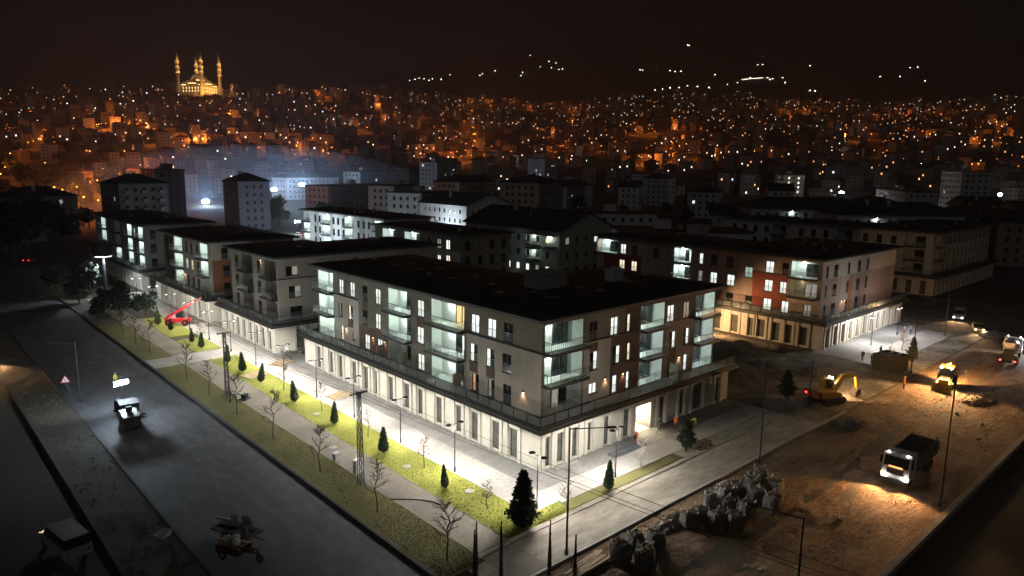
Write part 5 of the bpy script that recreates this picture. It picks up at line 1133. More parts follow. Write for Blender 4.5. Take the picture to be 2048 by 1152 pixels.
# amber beacon on the pickup
def excavator(loc, rot, label):
    o = thing('excavator', label, 'excavator', loc, rot)
    for s in (-1, 1):
        pr = [(-1.9, .35), (-1.6, .05), (1.6, .05), (1.9, .35), (1.9, .6), (1.6, .9), (-1.6, .9), (-1.9, .6)]; MB().prism(pr, s*1.15-.28, s*1.15+.28).build('track', M_track, o)
    MB().box(-1.0, -.88, .4, 1.0, .88, 1.0).build('undercarriage', M_blk, o)
    MB().prism([(-2.2, 1.05), (1.1, 1.05), (1.1, 1.5), (-.3, 1.75), (-2.3, 1.85), (-2.4, 1.4)], -1.25, 1.25).build('house', M_yel, o); MB().prism([(-2.9, 1.1), (-2.25, 1.05), (-2.35, 1.9), (-2.8, 1.8)], -1.2, 1.2).build('counterweight', mat('cw_red', (.25, .06, .04), .6, .2, 1), o)
    cb = MB().prism([(-.2, 1.5), (1.2, 1.5), (1.3, 2.2), (1.0, 2.95), (-.2, 2.95)], .3, 1.22).build('cab', M_yel, o); MB().prism([(0, 1.8), (1.24, 1.8), (1.31, 2.2), (1.05, 2.8), (0, 2.8)], .27, 1.25).build('cab_glass', M_wsh, o)
    def arm(nm, a, b_, w, h0, h1):
        a, b_ = Vector(a), Vector(b_); d = (b_-a).normalized(); n = Vector((-d.z, 0, d.x)); m = MB(); pr = [(a-n*h0).xz, (b_-n*h1).xz, (b_+n*h1).xz, (a+n*h0).xz]; m.prism([tuple(q) for q in pr], -w/2, w/2).build(nm, M_yel, o)
    arm('boom', (.9, 0, 1.5), (2.6, 0, 3.3), .42, .3, .3); arm('boom', (2.5, 0, 3.25), (4.9, 0, 3.1), .40, .3, .2); arm('stick', (4.9, 0, 3.3), (5.4, 0, 1.2), .34, .24, .14)
    MB().cyl((1.6, 0, 1.3), (2.9, 0, 3.0), .08, n=8).cyl((3.0, 0, 3.7), (4.7, 0, 3.6), .08, n=8).build('hydraulic_ram', M_galv, o)
    MB().prism([(5.2, 1.3), (5.7, 1.1), (5.6, .4), (5.0, .12), (4.6, .35), (4.75, .9)], -.5, .5).build('bucket', M_track, o)
    for p in ((1.15, .9, 3.0), (1.15, .45, 3.0), (2.9, .24, 3.25)): light_pt(o, 'work_light', p, M_hlite, .12)
    lamp('SPOT', 'work_light_beam', (1.5, .7, 3.0), 3500, (1, .58, .26), o, .12, (1, .1, -.55), 95, .5); light_pt(o, 'tail_light', (-2.95, .8, 1.5), M_tail, .1)
    return o
excavator((43.4, -9.3, -.05), math.radians(-18), 'yellow tracked excavator with work lights digging beside the kerb')
def backhoe(loc, rot, label):
    o = thing('backhoe_loader', label, 'loader', loc, rot)
    MB().prism([(-1.6, .7), (2.1, .7), (2.1, 1.35), (.6, 1.5), (-1.6, 1.4)], -.6, .6).build('body', M_yel, o); MB().prism([(-1.3, 1.4), (.6, 1.4), (.5, 2.65), (-1.2, 2.65)], -.8, .8).build('cab', M_wsh, o); MB().box(-1.35, -.85, 2.65, .62, .85, 2.8).build('cab_roof', M_yel, o)
    for x, r in ((1.5, .5), (-1.2, .75)):
        for s in (-1, 1): wheel(o, x, s*.95, r, .42, M_yel)
    MB().cyl((1.0, -.75, 1.2), (3.0, -.75, .6), .1, n=6).cyl((1.0, .75, 1.2), (3.0, .75, .6), .1, n=6).build('loader_arm', M_yel, o); MB().prism([(2.9, .15), (3.8, .1), (3.7, .3), (3.15, .45), (3.1, 1.05), (2.9, 1.0)], -1.15, 1.15).build('bucket', M_yel, o)
    MB().cyl((-1.6, 0, .9), (-2.6, 0, 2.8), .16, .12, 6).cyl((-2.6, 0, 2.8), (-3.4, 0, 1.4), .12, .1, 6).build('rear_boom', M_yel, o); MB().prism([(-3.3, 1.4), (-3.6, 1.3), (-3.7, .7), (-3.2, .6)], -.3, .3).build('rear_bucket', M_track, o)
    for s in (-1, 1): light_pt(o, 'work_light', (.62, s*.6, 2.75), M_hlite, .14); lamp('SPOT', 'work_light_beam', (.9, s*.6, 2.75), 7000, (1, .55, .22), o, .12, (1, s*.25, -.42), 110, .5)
    light_pt(o, 'beacon', (-.4, 0, 2.95), M_amb, .16); lamp('POINT', 'beacon_light', (-.4, 0, 3.3), 500, (1, .5, .12), o, .15)
    lamp('SPOT', 'rear_work_light_beam', (-1.5, 0, 2.75), 9000, (1, .50, .17), o, .12, (-1, 0, -.40), 110, .5)
    return o
backhoe((63.5, -17.2, -.05), math.radians(188), 'yellow backhoe loader with two bright work lights on the dirt street')
def telehandler(loc, rot, label):
    o = thing('telehandler', label, 'telehandler', loc, rot); MB().prism([(-2.2, .6), (2.0, .6), (2.0, 1.15), (-2.2, 1.4)], -.75, .75).build('chassis', M_redp, o); MB().prism([(-.6, 1.3), (.9, 1.3), (.7, 2.3), (-.5, 2.3)], .15, .85).build('cab', M_wsh, o)
    for x in (-1.5, 1.5):
        for s in (-1, 1): wheel(o, x, s*.9, .55, .4, M_redp)
    d = Vector((.86, 0, .5)); a = Vector((-2.0, -.25, 1.4)); n_ = Vector((-.5, 0, .86))
    MB().prism([tuple((a-n_*.22).xz), tuple((a+d*5.4-n_*.22).xz), tuple((a+d*5.4+n_*.22).xz), tuple((a+n_*.22).xz)], -.5, -.05).build('boom', M_redp, o); b2 = a+d*5.4; MB().prism([tuple((b2-n_*.16).xz), tuple((b2+d*2.4-n_*.16).xz), tuple((b2+d*2.4+n_*.16).xz), tuple((b2+n_*.16).xz)], -.43, -.12).build('boom_extension', mat('red_pale', (.62, .12, .1), .5, .1, 1), o)
    e = b2+d*2.4; MB().box(e.x, -.7, e.z-.5, e.x+.08, .2, e.z+.3).box(e.x, -.65, e.z-.55, e.x+1.1, -.55, e.z-.48).box(e.x, .05, e.z-.55, e.x+1.1, .15, e.z-.48).build('forks', M_blk, o)
    light_pt(o, 'tail_light', (-2.25, .6, 1.0), M_amb, .1)
telehandler((-6.6, 88, 0), math.radians(-40), 'red telehandler with its boom raised beside the lawn')
# mobile floodlight on the asphalt road
o = thing('light_tower', 'blinding white floodlight tower on a trailer parked on the asphalt road', 'light tower', (-26.2, 43.4, -.125), math.radians(-75))
MB().box(-1.3, -.8, .55, 1.3, .8, 1.75).build('generator_box', M_blk, o); MB().box(-1.5, -.85, .4, 2.4, .85, .55).cyl((2.4, 0, .5), (3.6, 0, .55), .06, n=6).build('trailer_frame', M_blk, o)
for s in (-1, 1): wheel(o, 0, s*.95, .36, .24)
MB().cyl((-1.0, 0, 1.75), (-1.0, 0, 3.6), .09, .07, 8).box(-1.1, -.9, 3.5, -.9, .9, 3.6).build('mast', M_galv, o)
for s in (-.66, -.22, .22, .66): hd = MB().box(-1.25, s-.21, 3.55, -.85, s+.21, 4.05).build('lamp_housing', M_blk, o); MB().box(-.849, s-.20, 3.57, -.835, s+.20, 4.03).build('lamp_glass', M_cold, hd); MB().box(-1.265, s-.17, 3.64, -1.251, s+.17, 3.98).build('lamp_glass', M_cold, hd)
lamp('POINT', 'light_tower_light', (-1.05, 0, 4.3), 4800, (.74, .87, 1), o, .35)
# road roller parked in front of the light tower
o = thing('road_roller', 'dark road roller with a canopy standing in front of the floodlight tower', 'road roller', (-26.9, 39.4, -.125), math.radians(-95))
for x in (-1.35, 1.35): rl = place('drum', MB().lathe([(.02, -.85), (.6, -.85), (.62, -.8), (.62, .8), (.6, .85), (.02, .85)], n=20).mesh('drum', M_track), o, (x, 0, .62)); rl.rotation_euler = (math.pi/2, 0, 0)
MB().prism([(-1.9, 1.25), (1.9, 1.25), (1.7, 1.55), (.5, 1.7), (-1.0, 1.7), (-1.9, 1.5)], -.9, .9).box(-.55, -.7, .55, .55, .7, 1.25).build('body', mat('roller_yellow', (.06, .05, .03), .5, .2, 1), o)
for sx in (-.9, .6):
    for sy in (-.75, .75): MB().cyl((sx, sy, 1.6), (sx, sy, 2.75), .05, n=6).build('canopy_post', M_metal, o)
MB().box(-1.3, -1.0, 2.75, 1.0, 1.0, 2.88).build('canopy', M_blk, o); MB().box(-.5, -.3, 1.7, .0, .3, 2.2).build('seat', M_blk, o)
# work lamp throwing sodium light on the shop storey of the salmon block
o = thing('work_lamp', 'sodium work lamp on a tripod in the yard by the salmon block', 'work lamp', (62.0, 21.5, .2)); MB().cyl((.5, 0, 0), (0, 0, 2.4), .03, n=5).cyl((-.3, .45, 0), (0, 0, 2.4), .03, n=5).cyl((-.3, -.45, 0), (0, 0, 2.4), .03, n=5).build('tripod', M_metal, o); MB().box(-.1, -.25, 2.4, .1, .25, 2.75).build('lamp_housing', M_blk, o)
MB().box(.101, -.22, 2.43, .115, .22, 2.72).build('lamp_glass', M_sod, o); lamp('SPOT', 'work_lamp_beam', (.25, 0, 2.6), 4200, (1, .58, .27), o, .15, (1, -.75, -.22), 120, .6)
o = thing('work_lamp', 'white work lamp glaring on a tripod behind the mixer truck', 'work lamp', (93.5, -21.5, -.05)); MB().cyl((.6, 0, 0), (0, 0, 3.2), .03, n=5).cyl((-.4, .5, 0), (0, 0, 3.2), .03, n=5).cyl((-.4, -.5, 0), (0, 0, 3.2), .03, n=5).build('tripod', M_metal, o)
for s in (-.35, .35): MB().box(-.12, s-.26, 3.2, .12, s+.26, 3.6).build('lamp_housing', M_blk, o); MB().box(-.14, s-.23, 3.23, -.125, s+.23, 3.57).build('lamp_glass', M_cold, o)
lamp('SPOT', 'work_lamp_beam', (-.3, 0, 3.4), 2600, (.95, .95, 1), o, .2, (-1, .3, -.3), 140, .5)
# trailer with junk at the road edge, handcart
o = thing('cargo_tricycle', 'red cargo tricycle piled with planks and white sacks on the asphalt road', 'tricycle', (-28.2, 4.6, -.125), math.radians(-62))
MB().box(-1.3, -.75, .55, .9, .75, .62).box(-1.3, -.75, .62, .9, -.7, 1.05).box(-1.3, .7, .62, .9, .75, 1.05).box(-1.3, -.7, .62, -1.25, .7, 1.05).build('cargo_bed', mat('dull_red', (.07, .014, .012), .7, .3, 2), o); MB().cyl((.9, 0, .6), (2.2, 0, .75), .06, n=6).cyl((2.2, 0, .3), (2.05, 0, 1.15), .05, n=6).cyl((2.05, -.4, 1.15), (2.05, .4, 1.15), .03, n=5).build('frame', M_blk, o); MB().box(1.1, -.2, .85, 1.7, .2, .98).build('saddle', M_blk, o)
wheel(o, -.7, -.7, .36, .16); wheel(o, -.7, .7, .36, .16); wheel(o, 2.2, 0, .34, .14)
for k in range(7): MB().obox((-.3+rng.uniform(-.1, .1), -.5+k*.17, 1.12+.05*(k % 3)), Matrix.Rotation(rng.uniform(-.12, .12), 3, 'Z'), 2.6, .14, .05).build('plank', MATS['timber'], o)
for k in range(3): MB().lathe([(.05, 0), (.28, .05), (.32, .25), (.2, .42), (.05, .48)], (-.7+k*.5, rng.uniform(-.3, .3), 1.22), 9).build('sack', M_white, o)
o = thing('junk_trailer', 'dark flat trailer heaped with boards and crates at the asphalt road edge', 'trailer', (-27.0, 7.6, -.125), math.radians(-70)); MB().box(-2.0, -.9, .5, 2.0, .9, .6).cyl((2.0, 0, .5), (3.1, 0, .45), .05, n=6).build('deck', M_blk, o); wheel(o, -.3, -.95, .34, .2); wheel(o, -.3, .95, .34, .2)
for k in range(9): MB().obox((rng.uniform(-1.3, 1.2), rng.uniform(-.6, .6), .75+.12*k*rng.random()), Matrix.Rotation(rng.uniform(-.8, .8), 3, 'Z'), rng.uniform(.5, 1.9), rng.uniform(.2, .6), rng.uniform(.08, .3)).build('board' if k % 2 else 'crate', M_blk if k % 3 else M_galv, o)
o = thing('handcart', 'small white barrow left on the dark median', 'handcart', (-31.8, 10.2, .12), .5); MB().loft([(-.4, -.3), (.4, -.3), (.4, .3), (-.4, .3)], .35, [(-.6, -.4), (.6, -.4), (.6, .4), (-.6, .4)], .75, 0, top=False).build('tray', M_white, o); MB().cyl((-.4, -.25, .35), (-1.2, -.28, .65), .025, n=5).cyl((-.4, .25, .35), (-1.2, .28, .65), .025, n=5).build('handles', M_blk, o); wheel(o, .5, 0, .2, .1)
# machines parked on the path under the second lattice pole
o = thing('plate_compactor', 'dark compactor and mower parked on the gravel path', 'machine', (-13.6, 39.6, .01), .6); MB().box(-.6, -.45, .05, .6, .45, .2).box(-.35, -.3, .2, .35, .3, .75).build('base', M_blk, o); MB().cyl((-.3, -.3, .6), (-1.3, -.3, 1.15), .03, n=5).cyl((-.3, .3, .6), (-1.3, .3, 1.15), .03, n=5).cyl((-1.3, -.3, 1.15), (-1.3, .3, 1.15), .03, n=5).build('handle', M_blk, o)
o = thing('motorbike', 'dark motorbike parked under the lattice pole', 'motorbike', (-15.2, 40.2, .02), 1.2); wheel(o, .65, 0, .32, .12); wheel(o, -.65, 0, .32, .14); MB().prism([(-.8, .75), (-.1, .7), (.35, .85), (.3, 1.0), (-.05, .95), (-.3, .85), (-.9, .88)], -.14, .14).build('tank_and_seat', M_blk, o); MB().prism([(-.3, .25), (.3, .25), (.25, .65), (-.25, .65)], -.16, .16).build('engine', M_galv, o); MB().cyl((.65, 0, .32), (.4, 0, 1.05), .04, n=6).cyl((.4, -.35, 1.08), (.4, .35, 1.08), .025, n=5).build('fork', M_metal, o)
# red scooter near the lit doorway
o = thing('scooter', 'red motor scooter parked by the brightly lit doorway', 'scooter', (13.6, -1.3, 0), .5); wheel(o, .6, 0, .24, .1); wheel(o, -.6, 0, .24, .12); MB().prism([(-.85, .45), (-.1, .4), (-.05, .3), (.4, .3), (.45, .9), (.55, .9), (.5, .25), (.0, .18), (-.8, .3)], -.16, .16).build('body', M_redp, o); MB().box(-.75, -.14, .56, -.05, .14, .7).build('seat', M_blk, o); MB().cyl((.6, 0, .24), (.42, 0, 1.0), .04, n=6).cyl((.42, -.3, 1.0), (.42, .3, 1.0), .025, n=5).build('fork', M_metal, o)
# crate of stacked containers by the kerb
o = thing('slatted_crate', 'big dark crate with open square cells on top beside the kerb', 'crate', (66.0, -8.9, 0), math.radians(-8)); m_ = mat('crate_dark', (.045, .045, .038), .8, .3, 1.5)
for s in (-1, 1): MB().box(-1.9, s*1.7-.05, 0, 1.9, s*1.7+.05, 2.4).build('side_panel', m_, o); MB().box(s*1.9-.05, -1.64, 0, s*1.9+.05, 1.64, 2.4).build('end_panel', m_, o)
for k in range(1, 3): MB().box(-1.84, -1.64+k*1.09-.04, .1, 1.84, -1.64+k*1.09+.04, 2.42).build('divider', M_galv, o)
MB().box(-.04, -1.64, .1, .04, 1.64, 2.38).build('divider', M_galv, o); MB().box(-1.84, -1.64, .3, 1.84, 1.64, 1.2).build('contents', M_blk, o)
# ================================================================== rubble bags
M_bag = mat('bag_fabric', (.10, .097, .09), .85, .25, 2.5, .4, 6); M_rub = mat('rubble', (.20, .17, .14), .95, .45, 3)
def bag_mesh(seed):
    rg = random.Random(seed); b = MB(); rings = []; n = 16; hs = [0, .08, .3, .6, .9, 1.1, 1.22]; ws = [.42, .5, .56, .58, .55, .5, .44]
    for h, w in zip(hs, ws):
        for k in range(n):
            a = 2*math.pi*k/n; c, s = math.cos(a), math.sin(a); q = 1/max(abs(c), abs(s)); q = 1+.75*(min(q, 1.35)-1); r = w*q*(1+rg.gauss(0, .035)); b.v.append((r*c, r*s, h+rg.gauss(0, .02)))
    for j in range(len(hs)-1):
        for k in range(n): b.f.append((j*n+k, j*n+(k+1) % n, (j+1)*n+(k+1) % n, (j+1)*n+k)); b.m.append(0)
    t = MB()
    for k in range(60):
        a = rg.uniform(0, 6.28); r = .42*math.sqrt(rg.random()); s = rg.uniform(.06, .16); c = Vector((r*math.cos(a), r*math.sin(a), 1.08+.16*(1-r/.42)+rg.uniform(-.05, .1))); mx = Matrix.Rotation(rg.uniform(0, 3), 3, 'X') @ Matrix.Rotation(rg.uniform(0, 3), 3, 'Z'); t.obox(c, mx, s*1.6, s, s*.8)
    t.lathe([(.44, 1.02), (.3, 1.12), (.02, 1.2)], n=10)
    l = MB()
    for k in range(1):
        a = math.pi/4+k*math.pi/2; p = Vector((.5*math.cos(a), .5*math.sin(a), 1.15)); q = p+Vector((.18*math.cos(a), .18*math.sin(a), .28)); w = p+Vector((-.2*math.sin(a), .2*math.cos(a), 0)); l.cyl(p, q, .025, n=4); l.cyl(q, w, .025, n=4)
    return b.mesh('sack', M_bag), t.mesh('rubble', M_rub), l.mesh('lift_loop', M_white)
BAGS = [bag_mesh(i) for i in range(5)]
for i, (px, py, s) in enumerate(((1240,1122,1.25),(1288,1132,1.35),(1312,1090,1.1),(1268,1098,1.1),(1378,1052,1.15),(1400,1040,1.05),(1432,1052,1.2),(1468,1058,1.25),(1490,1032,1.15),(1455,1022,1.1),(1420,1018,1.1),(1512,1005,1.2),(1545,1020,1.25),(1548,985,1.2),(1500,982,1.1),(1475,995,1.1),(1520,965,1.15),(1450,998,1.0))):
    p = hit(px, py); k = i % 5; o = thing('rubble_bag', 'grey bulk bag heaped with rubble beside the dirt street', 'bag', (p.x, p.y, -.05), rng.uniform(0, 6), 'rubble bags along the dirt street'); place('sack', BAGS[k][0], o); place('rubble', BAGS[k][1], o); [setattr(place('lift_loop', BAGS[k][2], o), 'rotation_euler', (0, 0, q_*math.pi/2)) for q_ in range(4)]; o.scale = (s, s, s*rng.uniform(.92, 1.1)); o.rotation_euler = (rng.gauss(0, .04), rng.gauss(0, .04), rng.uniform(0, 6))
def planks(px, py, n, L, rot, label):
    p = hit(px, py); o = thing('plank_pile', label, 'timber', (p.x, p.y, -.05), rot)
    for k in range(n): MB().obox((rng.uniform(-.4, .4), (k % 6-2.5)*.24, .08+.09*(k//6)+rng.uniform(0, .04)), Matrix.Rotation(rng.gauss(0, .06), 3, 'Z'), L*rng.uniform(.8, 1.1), .18, .05).build('plank', MATS['timber'], o)
planks(1178, 1130, 14, 4.0, .1, 'pile of long timber planks beside the near rubble bags'); planks(1380, 1030, 8, 2.4, .5, 'loose planks behind the rubble bags'); planks(1480, 745, 10, 3.5, 1.0, 'planks dumped on the churned yard'); planks(1560, 720, 8, 3.0, .3, 'boards lying by the trench in the yard'); planks(355, 640, 9, 2.5, .4, 'planks stacked beside the telehandler')
def heap(name, label, cx, cy, rx, ry, h, n, m, seed, cat='rubble'):
    rg = random.Random(seed); o = thing(name, label, cat, (cx, cy, -.05)); b = MB(); N = 14
    for j, (t, zz) in enumerate(((1, 0), (.8, .45), (.5, .8), (.22, .97), (.02, 1.0))):
        for k in range(N): a = 6.283*k/N; q = t*(1+rg.gauss(0, .09)); b.v.append((rx*q*math.cos(a), ry*q*math.sin(a), h*zz*(1+rg.gauss(0, .06))-.05*(j == 0)))
    for j in range(4):
        for k in range(N): b.f.append((j*N+k, j*N+(k+1) % N, (j+1)*N+(k+1) % N, (j+1)*N+k)); b.m.append(0)
    b.build('mound', m, o); t = MB()
    for k in range(n):
        a = rg.uniform(0, 6.28); q = math.sqrt(rg.random())*1.1; s = rg.uniform(.08, .3); zz = h*max(0, 1-q**1.3); t.obox((rx*q*math.cos(a), ry*q*math.sin(a), zz+s*.2), Matrix.Rotation(rg.uniform(0, 3), 3, 'X') @ Matrix.Rotation(rg.uniform(0, 3), 3, 'Z'), s*1.7, s, s*.7)
    tag(t.build('stones', M_rub, o), kind='stuff')
for i, (px, py, rx, ry, h, lb_) in enumerate(((1515, 730, 2.4, 1.5, .7, 'pale rubble heap by the trench in the yard'), (1620, 745, 2.5, 1.6, .6, 'earth heap between the excavator and the crate'), (1560, 700, 2.2, 1.2, .6, 'stone heap before the orange-lit shop storey'), (1400, 890, 1.6, 1.0, .35, 'low gravel spill on the sidewalk by the ragged conifer'), (1480, 690, 2.4, 1.5, .8, 'broken paving heap in the orange light'), (1340, 1045, 1.8, .8, .5, 'brush and stone heap beside the rubble bags'), (1450, 975, 2.2, .7, .5, 'dark brush heap along the verge behind the bags'), (1700, 905-60, 2.4, 1.4, .4, 'spoil heap at the excavator bucket'), (1960, 800, 3.0, 1.6, .5, 'dark spoil heap on the far side of the dirt street'), (1985, 670, 3, 2, .8, 'heap of debris in front of the mixer truck'), (385, 645, 1.8, 1.5, .7, 'pale debris heap beside the telehandler boom'), (430, 650, 1.5, 1.2, .5, 'small debris heap under the orange-panelled block'))):
    p = hit(px, py); heap('rubble_heap', lb_, p.x, p.y, rx, ry, h, 90, M_rub if i % 2 else mat('spoil', (.15, .125, .10), .95, .4, 2), 60+i)
# loose stones in the dirt street and the yard: nobody could count them
rg = random.Random(77); t = MB()
for k in range(1100):
    if k % 3: x, y = rg.uniform(-12, 75), rg.uniform(-29, -12.8)
    else: x, y = rg.uniform(35, 66), rg.uniform(-12, 26)
    s = rg.uniform(.03, .11)*(1+2*(rg.random() < .05)); t.obox((x, y, -.06+s*.2+(.12 if k % 3 == 0 else 0)), Matrix.Rotation(rg.uniform(0, 3), 3, 'X') @ Matrix.Rotation(rg.uniform(0, 3), 3, 'Z'), s*1.6, s, s*.8)
o = t.build('loose_stones', M_rub); tag(o, 'loose stones and clods scattered over the dirt street and yard', 'stones', kind='stuff')
rg = random.Random(78); t = MB()
for k in range(320):
    x, y = rg.uniform(-35, -31), rg.uniform(0, 60); s = rg.uniform(.03, .13); t.obox((x, y, .06+s*.2), Matrix.Rotation(rg.uniform(0, 3), 3, 'X') @ Matrix.Rotation(rg.uniform(0, 3), 3, 'Z'), s*1.6, s, s*.8)
o = t.build('loose_stones', M_rub); tag(o, 'stones and clods strewn on the dark median', 'stones', kind='stuff')
# ================================================================== people
M_skin = mat('skin', (.42, .27, .20), .6, .1, 4); M_trou = mat('trousers', (.035, .037, .045), .9, .2, 4); M_jack = mat('dark_jacket', (.05, .05, .055), .9, .2, 4); M_vest = mat('orange_vest', (.70, .16, .03), .8, .1, 4); M_vesty = mat('yellow_vest', (.60, .55, .06), .8, .1, 4); M_blue = mat('blue_overall', (.08, .10, .22), .9, .2, 4)
def person_mesh(pose):
    J = dict(pel=(0, 0, .96), sp=(0, 0, 1.18), ch=(0, 0, 1.38), nk=(0, 0, 1.52), hd=(0, .02, 1.62), ht=(0, .02, 1.72))
    for s, n in ((-1, 'l'), (1, 'r')):
        J.update({'sh'+n: (s*.18, 0, 1.42), 'el'+n: (s*.25, -.02, 1.14), 'wr'+n: (s*.25, .10, .90), 'ha'+n: (s*.25, .13, .82), 'hp'+n: (s*.10, 0, .90), 'kn'+n: (s*.11, .03, .50), 'an'+n: (s*.11, -.02, .09), 'to'+n: (s*.12, .15, .04)})
    if pose == 'walk':
        J.update(knl=(-.10, .22, .52), anl=(-.10, .30, .10), tol=(-.11, .46, .06), knr=(.10, .02, .50), anr=(.10, -.26, .16), tor=(.11, -.14, .05), ell=(-.26, -.14, 1.16), wrl=(-.24, -.20, .92), hal=(-.24, -.20, .84), elr=(.26, .10, 1.16), wrr=(.22, .26, .98), har=(.22, .32, .92))
    if pose == 'bend':
        J.update(sp=(0, .16, 1.10), ch=(0, .36, 1.18), nk=(0, .48, 1.22), hd=(0, .58, 1.22), ht=(0, .67, 1.22), shl=(-.18, .38, 1.2), shr=(.18, .38, 1.2), ell=(-.22, .46, .95), elr=(.22, .46, .95), wrl=(-.14, .55, .74), wrr=(.14, .55, .74), hal=(-.12, .57, .66), har=(.12, .57, .66))
    R = dict(pel=.15, sp=.135, ch=.155, nk=.06, hd=.095, ht=.07, sh=.075, el=.05, wr=.034, ha=.035, hp=.095, kn=.065, an=.045, to=.04)
    E = [('pel', 'sp'), ('sp', 'ch'), ('ch', 'nk'), ('nk', 'hd'), ('hd', 'ht')]
    for n in 'lr': E += [('ch', 'sh'+n), ('sh'+n, 'el'+n), ('el'+n, 'wr'+n), ('wr'+n, 'ha'+n), ('pel', 'hp'+n), ('hp'+n, 'kn'+n), ('kn'+n, 'an'+n), ('an'+n, 'to'+n)]
    ks = list(J); V = [J[k] for k in ks]; rad = [R[k if k in R else k[:2]] for k in ks]; ed = [(ks.index(a), ks.index(b)) for a, b in E]
    for n, s in (('l', -1), ('r', 1)):
        h = ks.index('ha'+n); w = Vector(V[ks.index('wr'+n)]); p = Vector(V[h]); d = (p-w).normalized()
        for q in range(4): V.append(tuple(p+d*(.085-.012*abs(q-1.3))+Vector((0, (q-1.5)*.022, 0)))); rad.append(.009); ed.append((h, len(V)-1))
        V.append(tuple(p+d*.03+Vector((-s*.045, .03, 0)))); rad.append(.010); ed.append((h, len(V)-1))
    me = bpy.data.meshes.new('person'); me.from_pydata(V, ed, []); o = bpy.data.objects.new('tmp', me); COL.objects.link(o)
    sk = o.modifiers.new('s', 'SKIN'); sk.use_smooth_shade = True
    for i, r in enumerate(rad): me.skin_vertices[0].data[i].radius = (r, r); me.skin_vertices[0].data[i].use_root = (i == 0)
    o.modifiers.new('u', 'SUBSURF').levels = 1
    dg = bpy.context.evaluated_depsgraph_get(); dg.update(); out = bpy.data.meshes.new_from_object(o.evaluated_get(dg)); bpy.data.objects.remove(o)
    return out, J
PM = {p: person_mesh(p) for p in ('stand', 'walk', 'bend')}
def person(x, y, rot, pose, top, label, helmet=None, z=0):
    me, J = PM[pose]; me = me.copy(); me.materials.clear()
    for m in (M_trou, top, M_skin, M_blk): me.materials.append(m)
    hd = Vector(J['hd']); pel = Vector(J['pel'])
    for p in me.polygons:
        c = p.center
        if (c-hd).length < .16: k = 2
        elif min((c-Vector(J['ha'+n])).length for n in 'lr') < .13: k = 2
        elif c.z < .10 or min((c-Vector(J['to'+n])).length for n in 'lr') < .11: k = 3
        elif c.z < .95 and min((c-Vector(J['wr'+n])).length for n in 'lr') > .12: k = 0
        else: k = 1
        p.material_index = k
    o = place('person', me, None, (x, y, z), rot); tag(o, label, 'person')
    up = (Vector(J['ht'])-hd).normalized(); q = up.to_track_quat('Z', 'Y').to_matrix()
    b = MB(); b.lathe([(.118, -.01), (.115, .03), (.09, .09), (.01, .115)] if helmet else [(.108, -.05), (.11, .02), (.085, .075), (.01, .098)], n=10)
    b.v = [tuple(q @ Vector(v_)+hd+up*.045) for v_ in b.v]; hm = b.mesh('helmet', helmet or M_blk); place('helmet' if helmet else 'hair', hm, o)
    return o
yh = mat('helmet_yellow', (.7, .55, .05), .4, .05, 3); wh = M_white
person(17.6, -1.6, math.radians(60), 'walk', M_jack, 'worker in a dark jacket striding past the lit doorway', yh); person(19.8, -2.3, math.radians(160), 'stand', M_vest, 'worker in an orange vest standing outside the lit doorway', wh)
person(67.5, -4.3, math.radians(100), 'walk', M_jack, 'worker in dark clothes walking towards the crate', yh); person(66.8, -5.9, math.radians(200), 'stand', M_jack, 'worker in dark clothes standing behind the crate', wh); person(72.9, -5.0, math.radians(240), 'stand', M_trou, 'worker waiting on the pale paving near the pale bare tree'); person(75.2, -8.6, math.radians(20), 'bend', M_jack, 'worker bending over beside the thin pole')
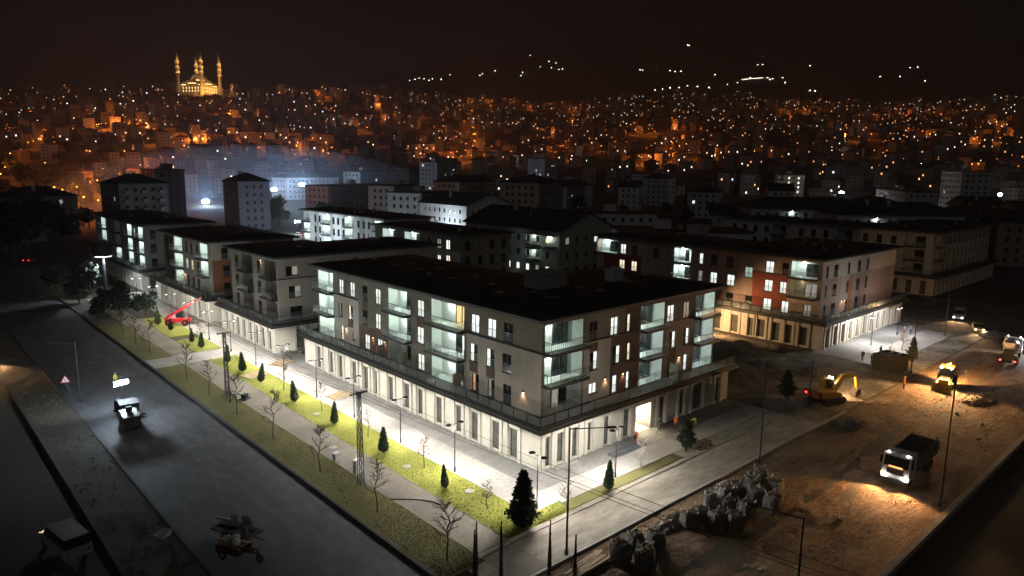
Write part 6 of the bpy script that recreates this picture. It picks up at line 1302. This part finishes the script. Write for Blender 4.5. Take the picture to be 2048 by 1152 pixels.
person(-1.9, 54.4, math.radians(200), 'stand', M_blue, 'worker in blue overalls in the gap between the blocks'); person(-1.1, 53.2, math.radians(90), 'stand', M_jack, 'worker in a dark jacket talking beside the parked dark car', wh); person(-.6, 55.6, math.radians(140), 'stand', M_white, 'worker in a white top beside the shop corner'); person(21.8, -3.0, math.radians(200), 'bend', M_vesty, 'worker in a yellow vest crouching over the pavement tools')
person(-24.4, 56.5, math.radians(190), 'stand', M_vesty, 'worker in a yellow vest alone on the asphalt road', yh, -.12); person(92.5, -1.9, math.radians(190), 'stand', M_white, 'worker in white under the lamp at the far shops'); person(93.6, -2.6, math.radians(100), 'walk', M_blue, 'worker in blue walking under the lamp at the far shops'); person(57.2, -13.9, math.radians(180), 'stand', M_vest, 'flagman in an orange vest before the backhoe loader', yh)
# ================================================================== night haze
hz = MB().box(-7900, -7900, -1.3, 7900, 7900, 1300).build('haze', None)
hz.data.materials.clear(); hm = bpy.data.materials.new('haze'); hm.use_nodes = True; hn = hm.node_tree; hn.nodes.clear()
ho = hn.nodes.new('ShaderNodeOutputMaterial'); pv = hn.nodes.new('ShaderNodeVolumePrincipled'); pv.inputs['Color'].default_value = (.85, .9, 1, 1); pv.inputs['Density'].default_value = .00011; pv.inputs['Anisotropy'].default_value = .35
hn.links.new(pv.outputs[0], ho.inputs['Volume']); hz.data.materials.append(hm); tag(hz, 'thin night haze over the valley and hillside', 'haze', kind='stuff')

# dust lit by the construction floodlights
c = at(535, 400); b = MB(); b.lathe([(.01, -1)]+[(math.cos(t), math.sin(t)) for t in np.linspace(-1.4, 1.4, 12)]+[(.01, 1)], n=32); b.v = [(x*95, y*120, z*30) for x, y, z in b.v]
d_ = b.build('dust_cloud', None, None, loc=(c[0], c[1], 8), rot=YAW-math.pi/2); d_.data.materials.clear(); dm = bpy.data.materials.new('dust'); dm.use_nodes = True; dn = dm.node_tree; dn.nodes.clear()
do = dn.nodes.new('ShaderNodeOutputMaterial'); pv2 = dn.nodes.new('ShaderNodeVolumePrincipled'); pv2.inputs['Color'].default_value = (.80, .88, 1, 1); pv2.inputs['Density'].default_value = .0011; pv2.inputs['Anisotropy'].default_value = .3
dn.links.new(pv2.outputs[0], do.inputs['Volume']); d_.data.materials.append(dm); tag(d_, 'blue-lit dust hanging over the floodlit construction site', 'dust', kind='stuff')
